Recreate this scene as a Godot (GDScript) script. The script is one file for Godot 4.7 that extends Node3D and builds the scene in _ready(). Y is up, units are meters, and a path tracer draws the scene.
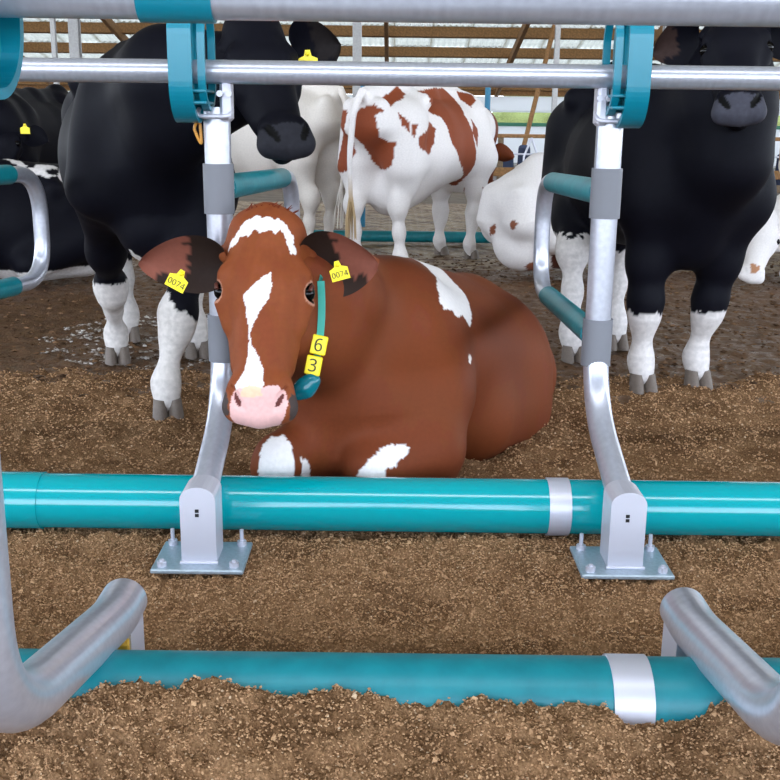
extends Node3D
# A red and white cow lying in a free stall of an open barn, other cows standing and lying behind it.

# ------------------------------------------------------------------ camera numbers
const FOCAL := 1050.0
const EYE := Vector3(0, 1.13, 0)
var PITCH := deg_to_rad(14.2)
var ROLL := deg_to_rad(0.7)
const X3 := Vector3(1, 0, 0)
const Y3 := Vector3(0, 1, 0)
const Z3 := Vector3(0, 0, 1)

var M := {}
var taken := {}
var rng := RandomNumberGenerator.new()
var nz := FastNoiseLite.new()
var nz2 := FastNoiseLite.new()

func ray(px: float, py: float) -> Vector3:
	var u := (px - 390.0) / FOCAL
	var v := (390.0 - py) / FOCAL
	var u2 := u * cos(ROLL) - v * sin(ROLL)
	var v2 := u * sin(ROLL) + v * cos(ROLL)
	return Vector3(u2, v2 * cos(PITCH) - sin(PITCH), -cos(PITCH) - v2 * sin(PITCH))

func at(px: float, py: float, z: float) -> Vector3:   # the point of a pixel's ray at world depth z
	var d := ray(px, py)
	return EYE + d * (z / d.z)

func ground(px: float, py: float, h := 0.0) -> Vector3:   # where a pixel's ray meets the level h
	var d := ray(px, py)
	return EYE + d * ((h - EYE.y) / d.y)

# ------------------------------------------------------------------ naming and tags
func numbered(called: String) -> String:
	var n: int = taken.get(called, 0)
	taken[called] = n + 1
	return called if n == 0 else "%s_%03d" % [called, n]

func thing(called: String, label: String, category: String, where := Vector3.ZERO, group := "") -> Node3D:
	var o := Node3D.new()
	o.name = numbered(called)
	add_child(o)
	o.position = where
	o.set_meta("label", label)
	o.set_meta("category", category)
	if group != "":
		o.set_meta("group", group)
	return o

func part(called: String, mesh: Mesh, mat: Material, parent: Node3D, where := Vector3.ZERO) -> MeshInstance3D:
	var o := MeshInstance3D.new()
	o.name = called
	o.mesh = mesh
	o.material_override = mat
	o.position = where
	parent.add_child(o, true)
	return o

func structure(called: String, mesh: Mesh, mat: Material, where := Vector3.ZERO) -> MeshInstance3D:
	var o := MeshInstance3D.new()
	o.name = called
	o.mesh = mesh
	o.material_override = mat
	o.position = where
	o.set_meta("kind", "structure")
	add_child(o)
	return o

# ------------------------------------------------------------------ mesh buffer
class Buf:
	var v := PackedVector3Array()
	var n := PackedVector3Array()
	var c := PackedColorArray()
	var i := PackedInt32Array()
	func tri(a: int, b: int, d: int) -> void:
		i.append(a); i.append(b); i.append(d)
	func put(p: Vector3, nn: Vector3, cc := Color.WHITE) -> int:
		v.append(p); n.append(nn); c.append(cc)
		return v.size() - 1
	func quad(p0: Vector3, p1: Vector3, p2: Vector3, p3: Vector3, cc := Color.WHITE) -> void:
		var nn := (p1 - p0).cross(p3 - p0).normalized()
		var k := put(p0, nn, cc)
		put(p1, nn, cc); put(p2, nn, cc); put(p3, nn, cc)
		tri(k, k + 2, k + 1); tri(k, k + 3, k + 2)
	func shift(d: Vector3) -> void:
		for k in v.size():
			v[k] += d
	func mesh() -> ArrayMesh:
		for t in range(0, i.size(), 3):   # front faces run clockwise
			var p := v[i[t]]
			if (v[i[t + 1]] - p).cross(v[i[t + 2]] - p).dot(n[i[t]] + n[i[t + 1]] + n[i[t + 2]]) > 0.0:
				var q := i[t + 1]
				i[t + 1] = i[t + 2]
				i[t + 2] = q
		var a := []
		a.resize(Mesh.ARRAY_MAX)
		a[Mesh.ARRAY_VERTEX] = v
		a[Mesh.ARRAY_NORMAL] = n
		a[Mesh.ARRAY_COLOR] = c
		a[Mesh.ARRAY_INDEX] = i
		var m := ArrayMesh.new()
		m.add_surface_from_arrays(Mesh.PRIMITIVE_TRIANGLES, a)
		return m

# a path with its corners rounded
func rounded(pts: Array, rad: float, steps := 8) -> Array:
	var out := [pts[0]]
	for k in range(1, pts.size() - 1):
		var p: Vector3 = pts[k]
		var a: Vector3 = pts[k - 1] - p
		var b: Vector3 = pts[k + 1] - p
		var r: float = min(rad, min(a.length(), b.length()) * 0.49)
		var s := p + a.normalized() * r
		var e := p + b.normalized() * r
		for j in steps + 1:
			var t := float(j) / steps
			out.append(s.lerp(p, t).lerp(p.lerp(e, t), t))
	out.append(pts[-1])
	return out

func tube(b: Buf, pts: Array, r0: float, seg := 20, r1 := -1.0, caps := true, flat := 1.0) -> void:
	if r1 < 0.0:
		r1 = r0
	var cnt := pts.size()
	var up := Vector3.ZERO
	var first := b.v.size()
	for k in cnt:
		var p: Vector3 = pts[k]
		var t: Vector3 = (pts[min(k + 1, cnt - 1)] - pts[max(k - 1, 0)]).normalized()
		if k == 0:
			up = t.cross(Vector3(0.31, 0.9, 0.2)).normalized()
		up = (up - t * up.dot(t)).normalized()
		var side := t.cross(up)
		var r := lerpf(r0, r1, float(k) / max(1, cnt - 1))
		for j in seg:
			var a := TAU * j / seg
			var nn := up * cos(a) + side * sin(a) * flat
			b.put(p + nn * r, nn.normalized())
	for k in cnt - 1:
		for j in seg:
			var a0 := first + k * seg + j
			var a1 := first + k * seg + (j + 1) % seg
			b.tri(a0, a1, a0 + seg); b.tri(a1, a1 + seg, a0 + seg)
	if caps:
		for e in 2:
			var base := first if e == 0 else first + (cnt - 1) * seg
			var t2: Vector3 = (pts[0] - pts[1]).normalized() if e == 0 else (pts[-1] - pts[-2]).normalized()
			var cidx := b.put(pts[0] if e == 0 else pts[-1], t2)
			var ring := b.v.size()
			for j in seg:
				b.put(b.v[base + j], t2)
			for j in seg:
				b.tri(cidx, ring + j, ring + (j + 1) % seg)

# a box with chamfered edges, about a centre
func box(b: Buf, c: Vector3, s: Vector3, ch := 0.004, basis := Basis()) -> void:
	var h := s * 0.5
	ch = min(ch, min(h.x, min(h.y, h.z)) * 0.6)
	for ax in 3:
		for sg in [-1.0, 1.0]:
			var n := Vector3.ZERO; n[ax] = sg
			var u := Vector3.ZERO; u[(ax + 1) % 3] = 1.0
			var w := Vector3.ZERO; w[(ax + 2) % 3] = 1.0
			var hu: float = h[(ax + 1) % 3] - ch
			var hw: float = h[(ax + 2) % 3] - ch
			var o: Vector3 = n * h[ax]
			var q := [o - u * hu - w * hw, o + u * hu - w * hw, o + u * hu + w * hw, o - u * hu + w * hw]
			if sg < 0.0:
				q.reverse()
			b.quad(c + basis * q[0], c + basis * q[1], c + basis * q[2], c + basis * q[3])
	for ax in 3:
		var a1 := (ax + 1) % 3
		var a2 := (ax + 2) % 3
		for s1 in [-1.0, 1.0]:
			for s2 in [-1.0, 1.0]:
				var p := []
				for e in [[-1.0, 0], [1.0, 0], [1.0, 1], [-1.0, 1]]:
					var q2 := Vector3.ZERO
					q2[ax] = e[0] * (h[ax] - ch)
					q2[a1] = s1 * (h[a1] - (ch if e[1] == 0 else 0.0))
					q2[a2] = s2 * (h[a2] - (0.0 if e[1] == 0 else ch))
					p.append(c + basis * q2)
				if s1 * s2 > 0.0:
					p.reverse()
				b.quad(p[0], p[1], p[2], p[3])
	for sx in [-1.0, 1.0]:
		for sy in [-1.0, 1.0]:
			for sz in [-1.0, 1.0]:
				var s3 := Vector3(sx, sy, sz)
				var k := b.v.size()
				var nn := basis * (s3.normalized())
				for ax in 3:
					var q3 := s3 * (h - Vector3(ch, ch, ch))
					q3[ax] = s3[ax] * h[ax]
					b.put(c + basis * q3, nn)
				b.tri(k, k + 1, k + 2)

func box_mesh(s: Vector3, ch := 0.004) -> ArrayMesh:
	var b := Buf.new()
	box(b, Vector3.ZERO, s, ch)
	return b.mesh()

# a flat outline with thickness: outline in a plane given by origin o and axes u, w; extruded along n by d
func slab(b: Buf, outline: PackedVector2Array, o: Vector3, u: Vector3, w: Vector3, d: float, cc := Color.WHITE) -> void:
	var n := u.cross(w).normalized()
	var tris := Geometry2D.triangulate_polygon(outline)
	for sd in 2:
		var k := b.v.size()
		var off := n * (d * 0.5 if sd == 0 else -d * 0.5)
		for p in outline:
			b.put(o + u * p.x + w * p.y + off, n if sd == 0 else -n, cc)
		for t in range(0, tris.size(), 3):
			b.tri(k + tris[t], k + tris[t + 1], k + tris[t + 2])
	var c := Vector2.ZERO
	for p in outline:
		c += p / outline.size()
	for j in outline.size():
		var p0 := outline[j]
		var p1 := outline[(j + 1) % outline.size()]
		var a := o + u * p0.x + w * p0.y
		var e := o + u * p1.x + w * p1.y
		b.quad(a + n * d * 0.5, a - n * d * 0.5, e - n * d * 0.5, e + n * d * 0.5, cc)

# ------------------------------------------------------------------ smooth bodies
class Field:
	var A := PackedVector3Array()
	var BA := PackedVector3Array()
	var RA := PackedFloat32Array()
	var DR := PackedFloat32Array()
	var IV := PackedFloat32Array()
	var N := PackedVector3Array()
	var S := PackedFloat32Array()
	var L := PackedFloat32Array()
	var cut := []      # carved capsules: [a, b, ra, rb]
	var K := 0.06
	func add(a: Vector3, b: Vector3, ra: float, rb: float, n := Vector3.ZERO, s := 1.0) -> void:
		var ba := b - a
		var sv := 1.0 / s - 1.0
		if s != 1.0:
			ba += n * (ba.dot(n) * sv)
		A.append(a); BA.append(ba); RA.append(ra); DR.append(rb - ra)
		IV.append(1.0 / max(1e-9, ba.length_squared()))
		N.append(n); S.append(0.0 if s == 1.0 else sv); L.append(min(1.0, s))
	func chain(pts: Array, rs: Array, n := Vector3.ZERO, s := 1.0) -> void:
		for k in pts.size() - 1:
			add(pts[k], pts[k + 1], rs[k], rs[k + 1], n, s)
	func one(k: int, p: Vector3) -> float:
		var q := p - A[k]
		if S[k] != 0.0:
			q += N[k] * (q.dot(N[k]) * S[k])
		var h := clampf(q.dot(BA[k]) * IV[k], 0.0, 1.0)
		return ((q - BA[k] * h).length() - RA[k] - DR[k] * h) * L[k]
	func carve(d: float, p: Vector3) -> float:
		for e in cut:
			var q: Vector3 = p - e[0]
			var ba: Vector3 = e[1] - e[0]
			var h := clampf(q.dot(ba) / ba.length_squared(), 0.0, 1.0)
			var dc: float = -((q - ba * h).length() - lerpf(e[2], e[3], h))
			var hh: float = max(0.008 - absf(d - dc), 0.0) / 0.008
			d = max(d, dc) + hh * hh * 0.002
		return d
	func dist(p: Vector3) -> float:
		var d := 1e9
		for k in A.size():
			var e := one(k, p)
			var h: float = max(K - absf(d - e), 0.0) / K
			d = min(d, e) - h * h * K * 0.25
		return carve(d, p) if cut else d
	func hit(o: Vector3, dir: Vector3) -> Vector3:
		dir = dir.normalized()
		var t := 0.0
		var best := 1e9
		var bt := 0.0
		for k in 160:
			var d := dist(o + dir * t)
			if d < best:
				best = d
				bt = t
			if d < 0.001 or t > 40.0:
				break
			t += max(0.001, d * 0.8)
		return o + dir * (bt if best > 0.001 else t)
	func grow(b: Buf, cell: float, paint: Callable) -> void:
		var lo := Vector3(1e9, 1e9, 1e9)
		var hi := -lo
		var cntb := A.size()
		for k in cntb:
			var s2 := S[k]
			var e0 := A[k]
			var bb := BA[k]
			if s2 != 0.0:
				bb += N[k] * (bb.dot(N[k]) * (1.0 / (1.0 + s2) - 1.0))
			var e1 := e0 + bb
			var r: float = max(RA[k], RA[k] + DR[k]) * max(1.0, 1.0 / (1.0 + s2)) + K * 0.9
			lo = lo.min(e0 - Vector3(r, r, r)).min(e1 - Vector3(r, r, r))
			hi = hi.max(e0 + Vector3(r, r, r)).max(e1 + Vector3(r, r, r))
		var bs := 5
		var nb := Vector3i(((hi - lo) / (cell * bs)).ceil()) + Vector3i(1, 1, 1)
		var nx := nb.x * bs + 1
		var ny := nb.y * bs + 1
		var nzz := nb.z * bs + 1
		var sxy := nx * ny
		var g := PackedFloat32Array()
		g.resize(sxy * nzz)
		g.fill(1e3)
		var active := []
		var half := cell * bs * 0.5
		var diag := half * 1.7321 + cell * 1.8
		var kk := K
		for bz in nb.z:
			for by in nb.y:
				for bx in nb.x:
					var c := lo + Vector3(bx * 2 + 1, by * 2 + 1, bz * 2 + 1) * half
					var d := 1e9
					var ds := PackedFloat32Array()
					ds.resize(cntb)
					var dm := 1e9
					for k in cntb:
						var q := c - A[k]
						if S[k] != 0.0:
							q += N[k] * (q.dot(N[k]) * S[k])
						var h := clampf(q.dot(BA[k]) * IV[k], 0.0, 1.0)
						var e := ((q - BA[k] * h).length() - RA[k] - DR[k] * h) * L[k]
						ds[k] = e
						if e < dm:
							dm = e
					if dm > diag + kk * 0.8:
						continue
					if dm < -diag - kk * 0.2 and not cut:
						for z in bs:
							for y in bs:
								var o := (bz * bs + z) * sxy + (by * bs + y) * nx + bx * bs
								for x in bs:
									g[o + x] = -1e3
						continue
					var near := PackedInt32Array()
					for k in cntb:
						if ds[k] < dm + 2.0 * diag + kk:
							near.append(k)
					active.append(Vector3i(bx, by, bz))
					for z in bs:
						for y in bs:
							var o2 := (bz * bs + z) * sxy + (by * bs + y) * nx + bx * bs
							for x in bs:
								var p := lo + Vector3(bx * bs + x, by * bs + y, bz * bs + z) * cell
								d = 1e3
								for k in near:
									var q2 := p - A[k]
									if S[k] != 0.0:
										q2 += N[k] * (q2.dot(N[k]) * S[k])
									var h2 := clampf(q2.dot(BA[k]) * IV[k], 0.0, 1.0)
									var e2 := ((q2 - BA[k] * h2).length() - RA[k] - DR[k] * h2) * L[k]
									var w := kk - absf(d - e2)
									if e2 < d:
										d = e2
									if w > 0.0:
										d -= w * w / kk * 0.25
								g[o2 + x] = carve(d, p) if cut else d
		var ids := {}
		for bl in active:
			for z in bs:
				for y in bs:
					for x in bs:
						var cx: int = bl.x * bs + x
						var cy: int = bl.y * bs + y
						var cz: int = bl.z * bs + z
						if cx >= nx - 1 or cy >= ny - 1 or cz >= nzz - 1:
							continue
						var o := cz * sxy + cy * nx + cx
						var f0 := g[o]
						var f1 := g[o + 1]
						var f2 := g[o + nx]
						var f3 := g[o + nx + 1]
						var f4 := g[o + sxy]
						var f5 := g[o + sxy + 1]
						var f6 := g[o + sxy + nx]
						var f7 := g[o + sxy + nx + 1]
						var s := int(f0 < 0) + int(f1 < 0) + int(f2 < 0) + int(f3 < 0) + int(f4 < 0) + int(f5 < 0) + int(f6 < 0) + int(f7 < 0)
						if s == 0 or s == 8:
							continue
						var acc := Vector3.ZERO
						var m := 0
						if (f0 < 0) != (f1 < 0): acc += Vector3(f0 / (f0 - f1), 0, 0); m += 1
						if (f2 < 0) != (f3 < 0): acc += Vector3(f2 / (f2 - f3), 1, 0); m += 1
						if (f4 < 0) != (f5 < 0): acc += Vector3(f4 / (f4 - f5), 0, 1); m += 1
						if (f6 < 0) != (f7 < 0): acc += Vector3(f6 / (f6 - f7), 1, 1); m += 1
						if (f0 < 0) != (f2 < 0): acc += Vector3(0, f0 / (f0 - f2), 0); m += 1
						if (f1 < 0) != (f3 < 0): acc += Vector3(1, f1 / (f1 - f3), 0); m += 1
						if (f4 < 0) != (f6 < 0): acc += Vector3(0, f4 / (f4 - f6), 1); m += 1
						if (f5 < 0) != (f7 < 0): acc += Vector3(1, f5 / (f5 - f7), 1); m += 1
						if (f0 < 0) != (f4 < 0): acc += Vector3(0, 0, f0 / (f0 - f4)); m += 1
						if (f1 < 0) != (f5 < 0): acc += Vector3(1, 0, f1 / (f1 - f5)); m += 1
						if (f2 < 0) != (f6 < 0): acc += Vector3(0, 1, f2 / (f2 - f6)); m += 1
						if (f3 < 0) != (f7 < 0): acc += Vector3(1, 1, f3 / (f3 - f7)); m += 1
						var nn := Vector3(f1 - f0 + f3 - f2 + f5 - f4 + f7 - f6, f2 - f0 + f3 - f1 + f6 - f4 + f7 - f5, f4 - f0 + f5 - f1 + f6 - f2 + f7 - f3).normalized()
						var pp := lo + (Vector3(cx, cy, cz) + acc / m) * cell
						ids[o] = b.put(pp, nn, paint.call(pp, nn))
		for o in ids:
			var f := g[o] < 0.0
			if f != (g[o + 1] < 0.0) and ids.has(o - nx) and ids.has(o - sxy) and ids.has(o - nx - sxy):
				_face(b, ids[o], ids[o - nx], ids[o - nx - sxy], ids[o - sxy], f)
			if f != (g[o + nx] < 0.0) and ids.has(o - 1) and ids.has(o - sxy) and ids.has(o - 1 - sxy):
				_face(b, ids[o], ids[o - sxy], ids[o - 1 - sxy], ids[o - 1], f)
			if f != (g[o + sxy] < 0.0) and ids.has(o - 1) and ids.has(o - nx) and ids.has(o - 1 - nx):
				_face(b, ids[o], ids[o - 1], ids[o - 1 - nx], ids[o - nx], f)
	func _face(b: Buf, p: int, q: int, r: int, s: int, f: bool) -> void:
		if f:
			b.tri(p, r, q); b.tri(p, s, r)
		else:
			b.tri(p, q, r); b.tri(p, r, s)

# ------------------------------------------------------------------ coat markings, laid on the body
class Mark:
	var o := Vector3.ZERO
	var u := Vector3.ZERO
	var w := Vector3.ZERO
	var n := Vector3.ZERO
	var poly := PackedVector2Array()
	var col := Color.WHITE
	var deep := 0.2
	var rag := 0.006
	var box2 := Rect2()
	func holds(p: Vector3, a: float, c: float) -> bool:
		var q := p - o
		if absf(q.dot(n)) > deep:
			return false
		var t := Vector2(q.dot(u) + a * rag, q.dot(w) + c * rag)
		return box2.has_point(t) and Geometry2D.is_point_in_polygon(t, poly)

func mark(f: Field, pix: Array, col: Color, deep := 0.2, rag := 0.006) -> Mark:
	var pts := []
	var mid := Vector2.ZERO
	for p in pix:
		mid += Vector2(p[0], p[1]) / pix.size()
		pts.append(f.hit(EYE, ray(p[0], p[1])))
	var m := Mark.new()
	for p in pts:
		m.o += p / pts.size()
	var nn := Vector3.ZERO
	for k in pts.size():
		nn += (pts[k] - m.o).cross(pts[(k + 1) % pts.size()] - m.o)
	m.n = nn.normalized()
	m.u = (Y3 - m.n * m.n.dot(Y3)).normalized() if absf(m.n.y) < 0.9 else (X3 - m.n * m.n.dot(X3)).normalized()
	m.w = m.n.cross(m.u)
	for p in pts:
		m.poly.append(Vector2((p - m.o).dot(m.u), (p - m.o).dot(m.w)))
	m.box2 = Rect2(m.poly[0], Vector2.ZERO)
	for p in m.poly:
		m.box2 = m.box2.expand(p)
	m.col = col
	m.deep = deep
	m.rag = rag
	return m

func paint_marks(p: Vector3, base: Color, marks: Array) -> Color:
	var a := nz.get_noise_3dv(p * 1.0) 
	var c := nz2.get_noise_3dv(p)
	for m in marks:
		if m.holds(p, a, c):
			base = m.col
	return base

# ------------------------------------------------------------------ cattle
const WHITE := Color(0.80, 0.76, 0.74)
const CREAM := Color(0.74, 0.68, 0.62)
const RED := Color(0.150, 0.037, 0.0135)
const DARK := Color(0.030, 0.014, 0.010)
const BLACK := Color(0.0062, 0.0062, 0.0080)
const PINK := Color(0.78, 0.47, 0.44)

# head frame: x to the animal's left, y from muzzle to poll, z out of the face
func head_field(T: Transform3D, k := 0.03) -> Field:
	var f := Field.new()
	f.K = k
	var bx := T.basis.x.normalized()
	var sc := T.basis.x.length()
	var bones := [
		[0, -.03, -.10, 0, -.17, -.098, .082, .098, 1.10],
		[0, -.17, -.092, 0, -.40, -.068, .088, .060, 1.08],
		[0, -.16, -.18, 0, -.40, -.12, .075, .048, 1.0],
		[.058, -.17, -.16, .036, -.36, -.105, .058, .046, 1.0],
		[.040, -.435, -.054, .052, -.472, -.060, .046, .044, 1.0],
		[0, -.43, -.046, 0, -.482, -.06, .048, .046, 1.0],
		[0, -.465, -.115, 0, -.40, -.14, .040, .045, 1.0],
		[.088, -.135, -.080, .092, -.155, -.085, .034, .030, 1.0],
		[.103, -.200, -.088, .080, -.25, -.10, .026, .030, 1.0],
		[.045, -.01, -.105, 0, .008, -.105, .052, .05, 1.0],
		[.075, -.055, -.12, .105, -.065, -.13, .040, .026, 1.0]]
	for e in bones:
		for sg in ([1.0, -1.0] if e[0] != 0 else [1.0]):
			f.add(T * Vector3(e[0] * sg, e[1], e[2]), T * Vector3(e[3] * sg, e[4], e[5]), e[6] * sc, e[7] * sc, bx, e[8])
	for sg in [1.0, -1.0]:
		f.cut.append([T * Vector3(.042 * sg, -.482, -.008), T * Vector3(.060 * sg, -.452, -.008), .0085 * sc, .0115 * sc])
		f.cut.append([T * Vector3(.060 * sg, -.452, -.008), T * Vector3(.070 * sg, -.428, -.024), .0115 * sc, .006 * sc])
		f.cut.append([T * Vector3(.0, -.522, -.078), T * Vector3(.06 * sg, -.492, -.100), .004 * sc, .005 * sc])
		f.cut.append([T * Vector3(.1235 * sg, -.176, -.072), T * Vector3(.1235 * sg, -.177, -.080), .022 * sc, .022 * sc])
	return f

# ear: a cupped leaf; frame x runs from root to tip, y across, z is the open side
func ear(b: Buf, T: Transform3D, length: float, width: float, inner: Color, outer: Color, hair: Color) -> void:
	var nu := 22
	var nv := 16
	for sd in 2:
		var first := b.v.size()
		for i in nu + 1:
			var u := float(i) / nu
			var w: float = width * 0.5 * (0.46 * (1.0 - u) + 1.0 * pow(sin(PI * pow(clampf(u, 0.001, 0.9999), 0.82)), 0.62))
			for j in nv + 1:
				var v := 2.0 * j / nv - 1.0
				var cup := 0.36 * width * (1.0 - v * v) * (1.0 - 0.55 * u)
				var th := (0.005 + 0.006 * (1.0 - u)) * (1.0 - v * v)
				var z := -cup + (th if sd == 0 else -th) * 0.5
				var bend := -0.10 * length * u * u
				var p := Vector3(u * length, v * w + bend, z)
				var col := inner if sd == 0 else outer
				if sd == 0:
					var dk := nz.get_noise_2d(u * 9.0, v * 40.0) * 0.12
					if u + dk < 0.46 and v > -0.7 + dk: col = hair
					if v < -0.62 + dk and u < 0.8: col = hair
				b.put(T * p, Vector3.UP, col)
		for i in nu + 1:
			for j in nv + 1:
				var o := first + i * (nv + 1) + j
				var a := b.v[first + min(i + 1, nu) * (nv + 1) + j] - b.v[first + max(i - 1, 0) * (nv + 1) + j]
				var c := b.v[first + i * (nv + 1) + min(j + 1, nv)] - b.v[first + i * (nv + 1) + max(j - 1, 0)]
				var nn := a.cross(c).normalized()
				if nn.dot(T.basis.z) < 0.0: nn = -nn
				b.n[o] = nn if sd == 0 else -nn
		for i in nu:
			for j in nv:
				var o := first + i * (nv + 1) + j
				if sd == 0:
					b.tri(o, o + 1, o + nv + 2); b.tri(o, o + nv + 2, o + nv + 1)
				else:
					b.tri(o, o + nv + 2, o + 1); b.tri(o, o + nv + 1, o + nv + 2)

func ball(r: float, seg := 20) -> SphereMesh:
	var s := SphereMesh.new()
	s.radius = r
	s.height = r * 2.0
	s.radial_segments = seg
	s.rings = seg / 2
	return s

# cloven hoof: two claws, front along fwd
func hoof_mesh(s := 1.0) -> ArrayMesh:
	var b := Buf.new()
	for sg in [-1.0, 1.0]:
		var rows := 5
		var seg := 14
		var first := b.v.size()
		for k in rows + 1:
			var t := float(k) / rows
			var ln := lerpf(.135, .095, t) * s
			var wd := lerpf(.062, .052, t) * s
			for j in seg:
				var a := TAU * j / seg
				var x := cos(a) * wd * 0.5
				var z := sin(a) * ln * 0.5
				if z > 0.0: x *= 1.0 - 0.35 * pow(z / (ln * 0.5), 2.0)
				var p := Vector3(x + sg * (.031 - .003 * t) * s, t * .075 * s, z + lerpf(.02, -.005, t) * s)
				b.put(p, Vector3(cos(a), 0.35, sin(a)).normalized())
		for k in rows:
			for j in seg:
				var a0 := first + k * seg + j
				var a1 := first + k * seg + (j + 1) % seg
				b.tri(a0, a1, a0 + seg); b.tri(a1, a1 + seg, a0 + seg)
		var cidx := b.put(Vector3(sg * .028 * s, .078 * s, 0), Y3)
		for j in seg:
			b.tri(cidx, first + rows * seg + (j + 1) % seg, first + rows * seg + j)
	return b.mesh()

func front_leg(f: Field, elbow: Vector3, foot: Vector3, fwd: Vector3) -> void:
	var fet := foot + Vector3(0, .125, 0) - fwd * .045
	var knee := fet.lerp(Vector3(elbow.x, 0, elbow.z), 0.30)
	knee.y = .385
	knee += fwd * .015
	f.chain([elbow, knee.lerp(elbow, .45), knee, fet.lerp(knee, .55), fet, foot + Vector3(0, .06, 0) - fwd * .01], [.100, .068, .046, .024, .036, .044])
	f.add(knee + fwd * .01, knee + fwd * .012 - Vector3(0, .05, 0), .040, .034)

func hind_leg(f: Field, stifle: Vector3, foot: Vector3, fwd: Vector3) -> void:
	var fet := foot + Vector3(0, .13, 0) - fwd * .05
	var hock := fet.lerp(Vector3(stifle.x, 0, stifle.z), 0.12) - fwd * .06
	hock.y = .52
	f.chain([stifle, hock.lerp(stifle, .5) , hock, fet.lerp(hock, .5), fet, foot + Vector3(0, .06, 0) - fwd * .01], [.145, .095, .055, .034, .042, .046])
	f.add(hock - fwd * .035 + Vector3(0, .06, 0), hock, .024, .04)

# standing trunk in its own frame (z forward, y up, x to the animal's left)
func trunk(f: Field, T: Transform3D, deep := 1.0) -> void:
	var bx := T.basis.x.normalized()
	f.add(T * Vector3(0, .98, .40), T * Vector3(0, .93, -.30), .34, .385 * deep, bx, .88)
	f.add(T * Vector3(0, .92, -.25), T * Vector3(0, 1.02, -.62), .37 * deep, .28, bx, .92)
	f.add(T * Vector3(0, .86, .52), T * Vector3(0, .70, .56), .24, .17, bx, .9)
	f.add(T * Vector3(0, 1.34, .36), T * Vector3(0, 1.33, -.1), .075, .07)
	f.add(T * Vector3(0, 1.33, -.1), T * Vector3(0, 1.36, -.62), .07, .08)
	f.add(T * Vector3(0, 1.36, -.62), T * Vector3(0, 1.30, -.98), .09, .06)
	f.add(T * Vector3(0, 1.12, -.62), T * Vector3(0, 1.1, -.85), .24, .19)
	for sg in [-1.0, 1.0]:
		f.add(T * Vector3(.15 * sg, 1.18, .44), T * Vector3(.21 * sg, .84, .58), .10, .125)
		f.add(T * Vector3(.10 * sg, 1.30, -.50), T * Vector3(.25 * sg, 1.27, -.54), .06, .055)
		f.add(T * Vector3(.13 * sg, 1.22, -.98), T * Vector3(.12 * sg, 1.1, -.95), .055, .10)
		f.add(T * Vector3(.16 * sg, 1.1, -.72), T * Vector3(.20 * sg, .80, -.78), .19, .15)

func look(origin: Vector3, up: Vector3, face: Vector3, s := 1.0) -> Transform3D:
	var y := up.normalized()
	var z := (face - y * face.dot(y)).normalized()
	return Transform3D(Basis(y.cross(z) * s, y * s, z * s), origin)

func flag_tag(parent: Node3D, p: Vector3, right: Vector3, up: Vector3, s: float, words: String) -> void:
	var b := Buf.new()
	var o := PackedVector2Array([Vector2(-.5, -.5), Vector2(.5, -.5), Vector2(.5, .12), Vector2(.2, .25), Vector2(.12, .55), Vector2(-.12, .55), Vector2(-.2, .25), Vector2(-.5, .12)])
	for k in o.size():
		o[k] *= s
	var n := right.cross(up).normalized()
	slab(b, o, Vector3.ZERO, right, up, .003)
	var t := part("ear_tag", b.mesh(), M.tag, parent, p)
	t.set_meta("label", "yellow ear tag")
	part("button", ball(.006 * s / .05, 12), M.tag, t, up * s * .36 + n * .002)
	if words != "":
		words_on(t, words, -up * s * .18 + n * .0022, right, up, s * .30, "tag_number")

func words_on(parent: Node3D, words: String, p: Vector3, right: Vector3, up: Vector3, tall: float, called: String) -> void:
	var tm := TextMesh.new()
	var font := SystemFont.new()
	font.font_names = PackedStringArray(["Droid Sans"])
	tm.font = font
	tm.text = words
	tm.font_size = 64
	tm.pixel_size = tall / 47.0
	tm.depth = .0012
	var o := part(called, tm, M.ink, parent, p)
	o.basis = Basis(right, up, right.cross(up))

# ------------------------------------------------------------------ materials
func noise_tex(freq: float, lo: Color, hi: Color, size := 256, normal := false, strength := 4.0, seed_ := 1, fract := true) -> NoiseTexture2D:
	var n := FastNoiseLite.new()
	n.seed = seed_
	n.frequency = freq
	n.noise_type = FastNoiseLite.TYPE_SIMPLEX_SMOOTH
	if not fract:
		n.fractal_type = FastNoiseLite.FRACTAL_NONE
	var t := NoiseTexture2D.new()
	t.width = size
	t.height = size
	t.seamless = true
	t.noise = n
	if normal:
		t.as_normal_map = true
		t.bump_strength = strength
	else:
		var r := Gradient.new()
		r.set_color(0, lo)
		r.set_color(1, hi)
		t.color_ramp = r
	return t

func mat(col: Color, rough: float, metal := 0.0, spec := 0.5) -> StandardMaterial3D:
	var m := StandardMaterial3D.new()
	m.albedo_color = col
	m.roughness = rough
	m.metallic = metal
	m.metallic_specular = spec
	return m

func grain(m: StandardMaterial3D, tex: Texture2D, normal: Texture2D, scale: float, depth := 1.0) -> StandardMaterial3D:
	m.uv1_triplanar = true
	m.uv1_scale = Vector3(scale, scale, scale)
	if tex:
		m.albedo_texture = tex
	if normal:
		m.normal_enabled = true
		m.normal_texture = normal
		m.normal_scale = depth
	return m

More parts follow.
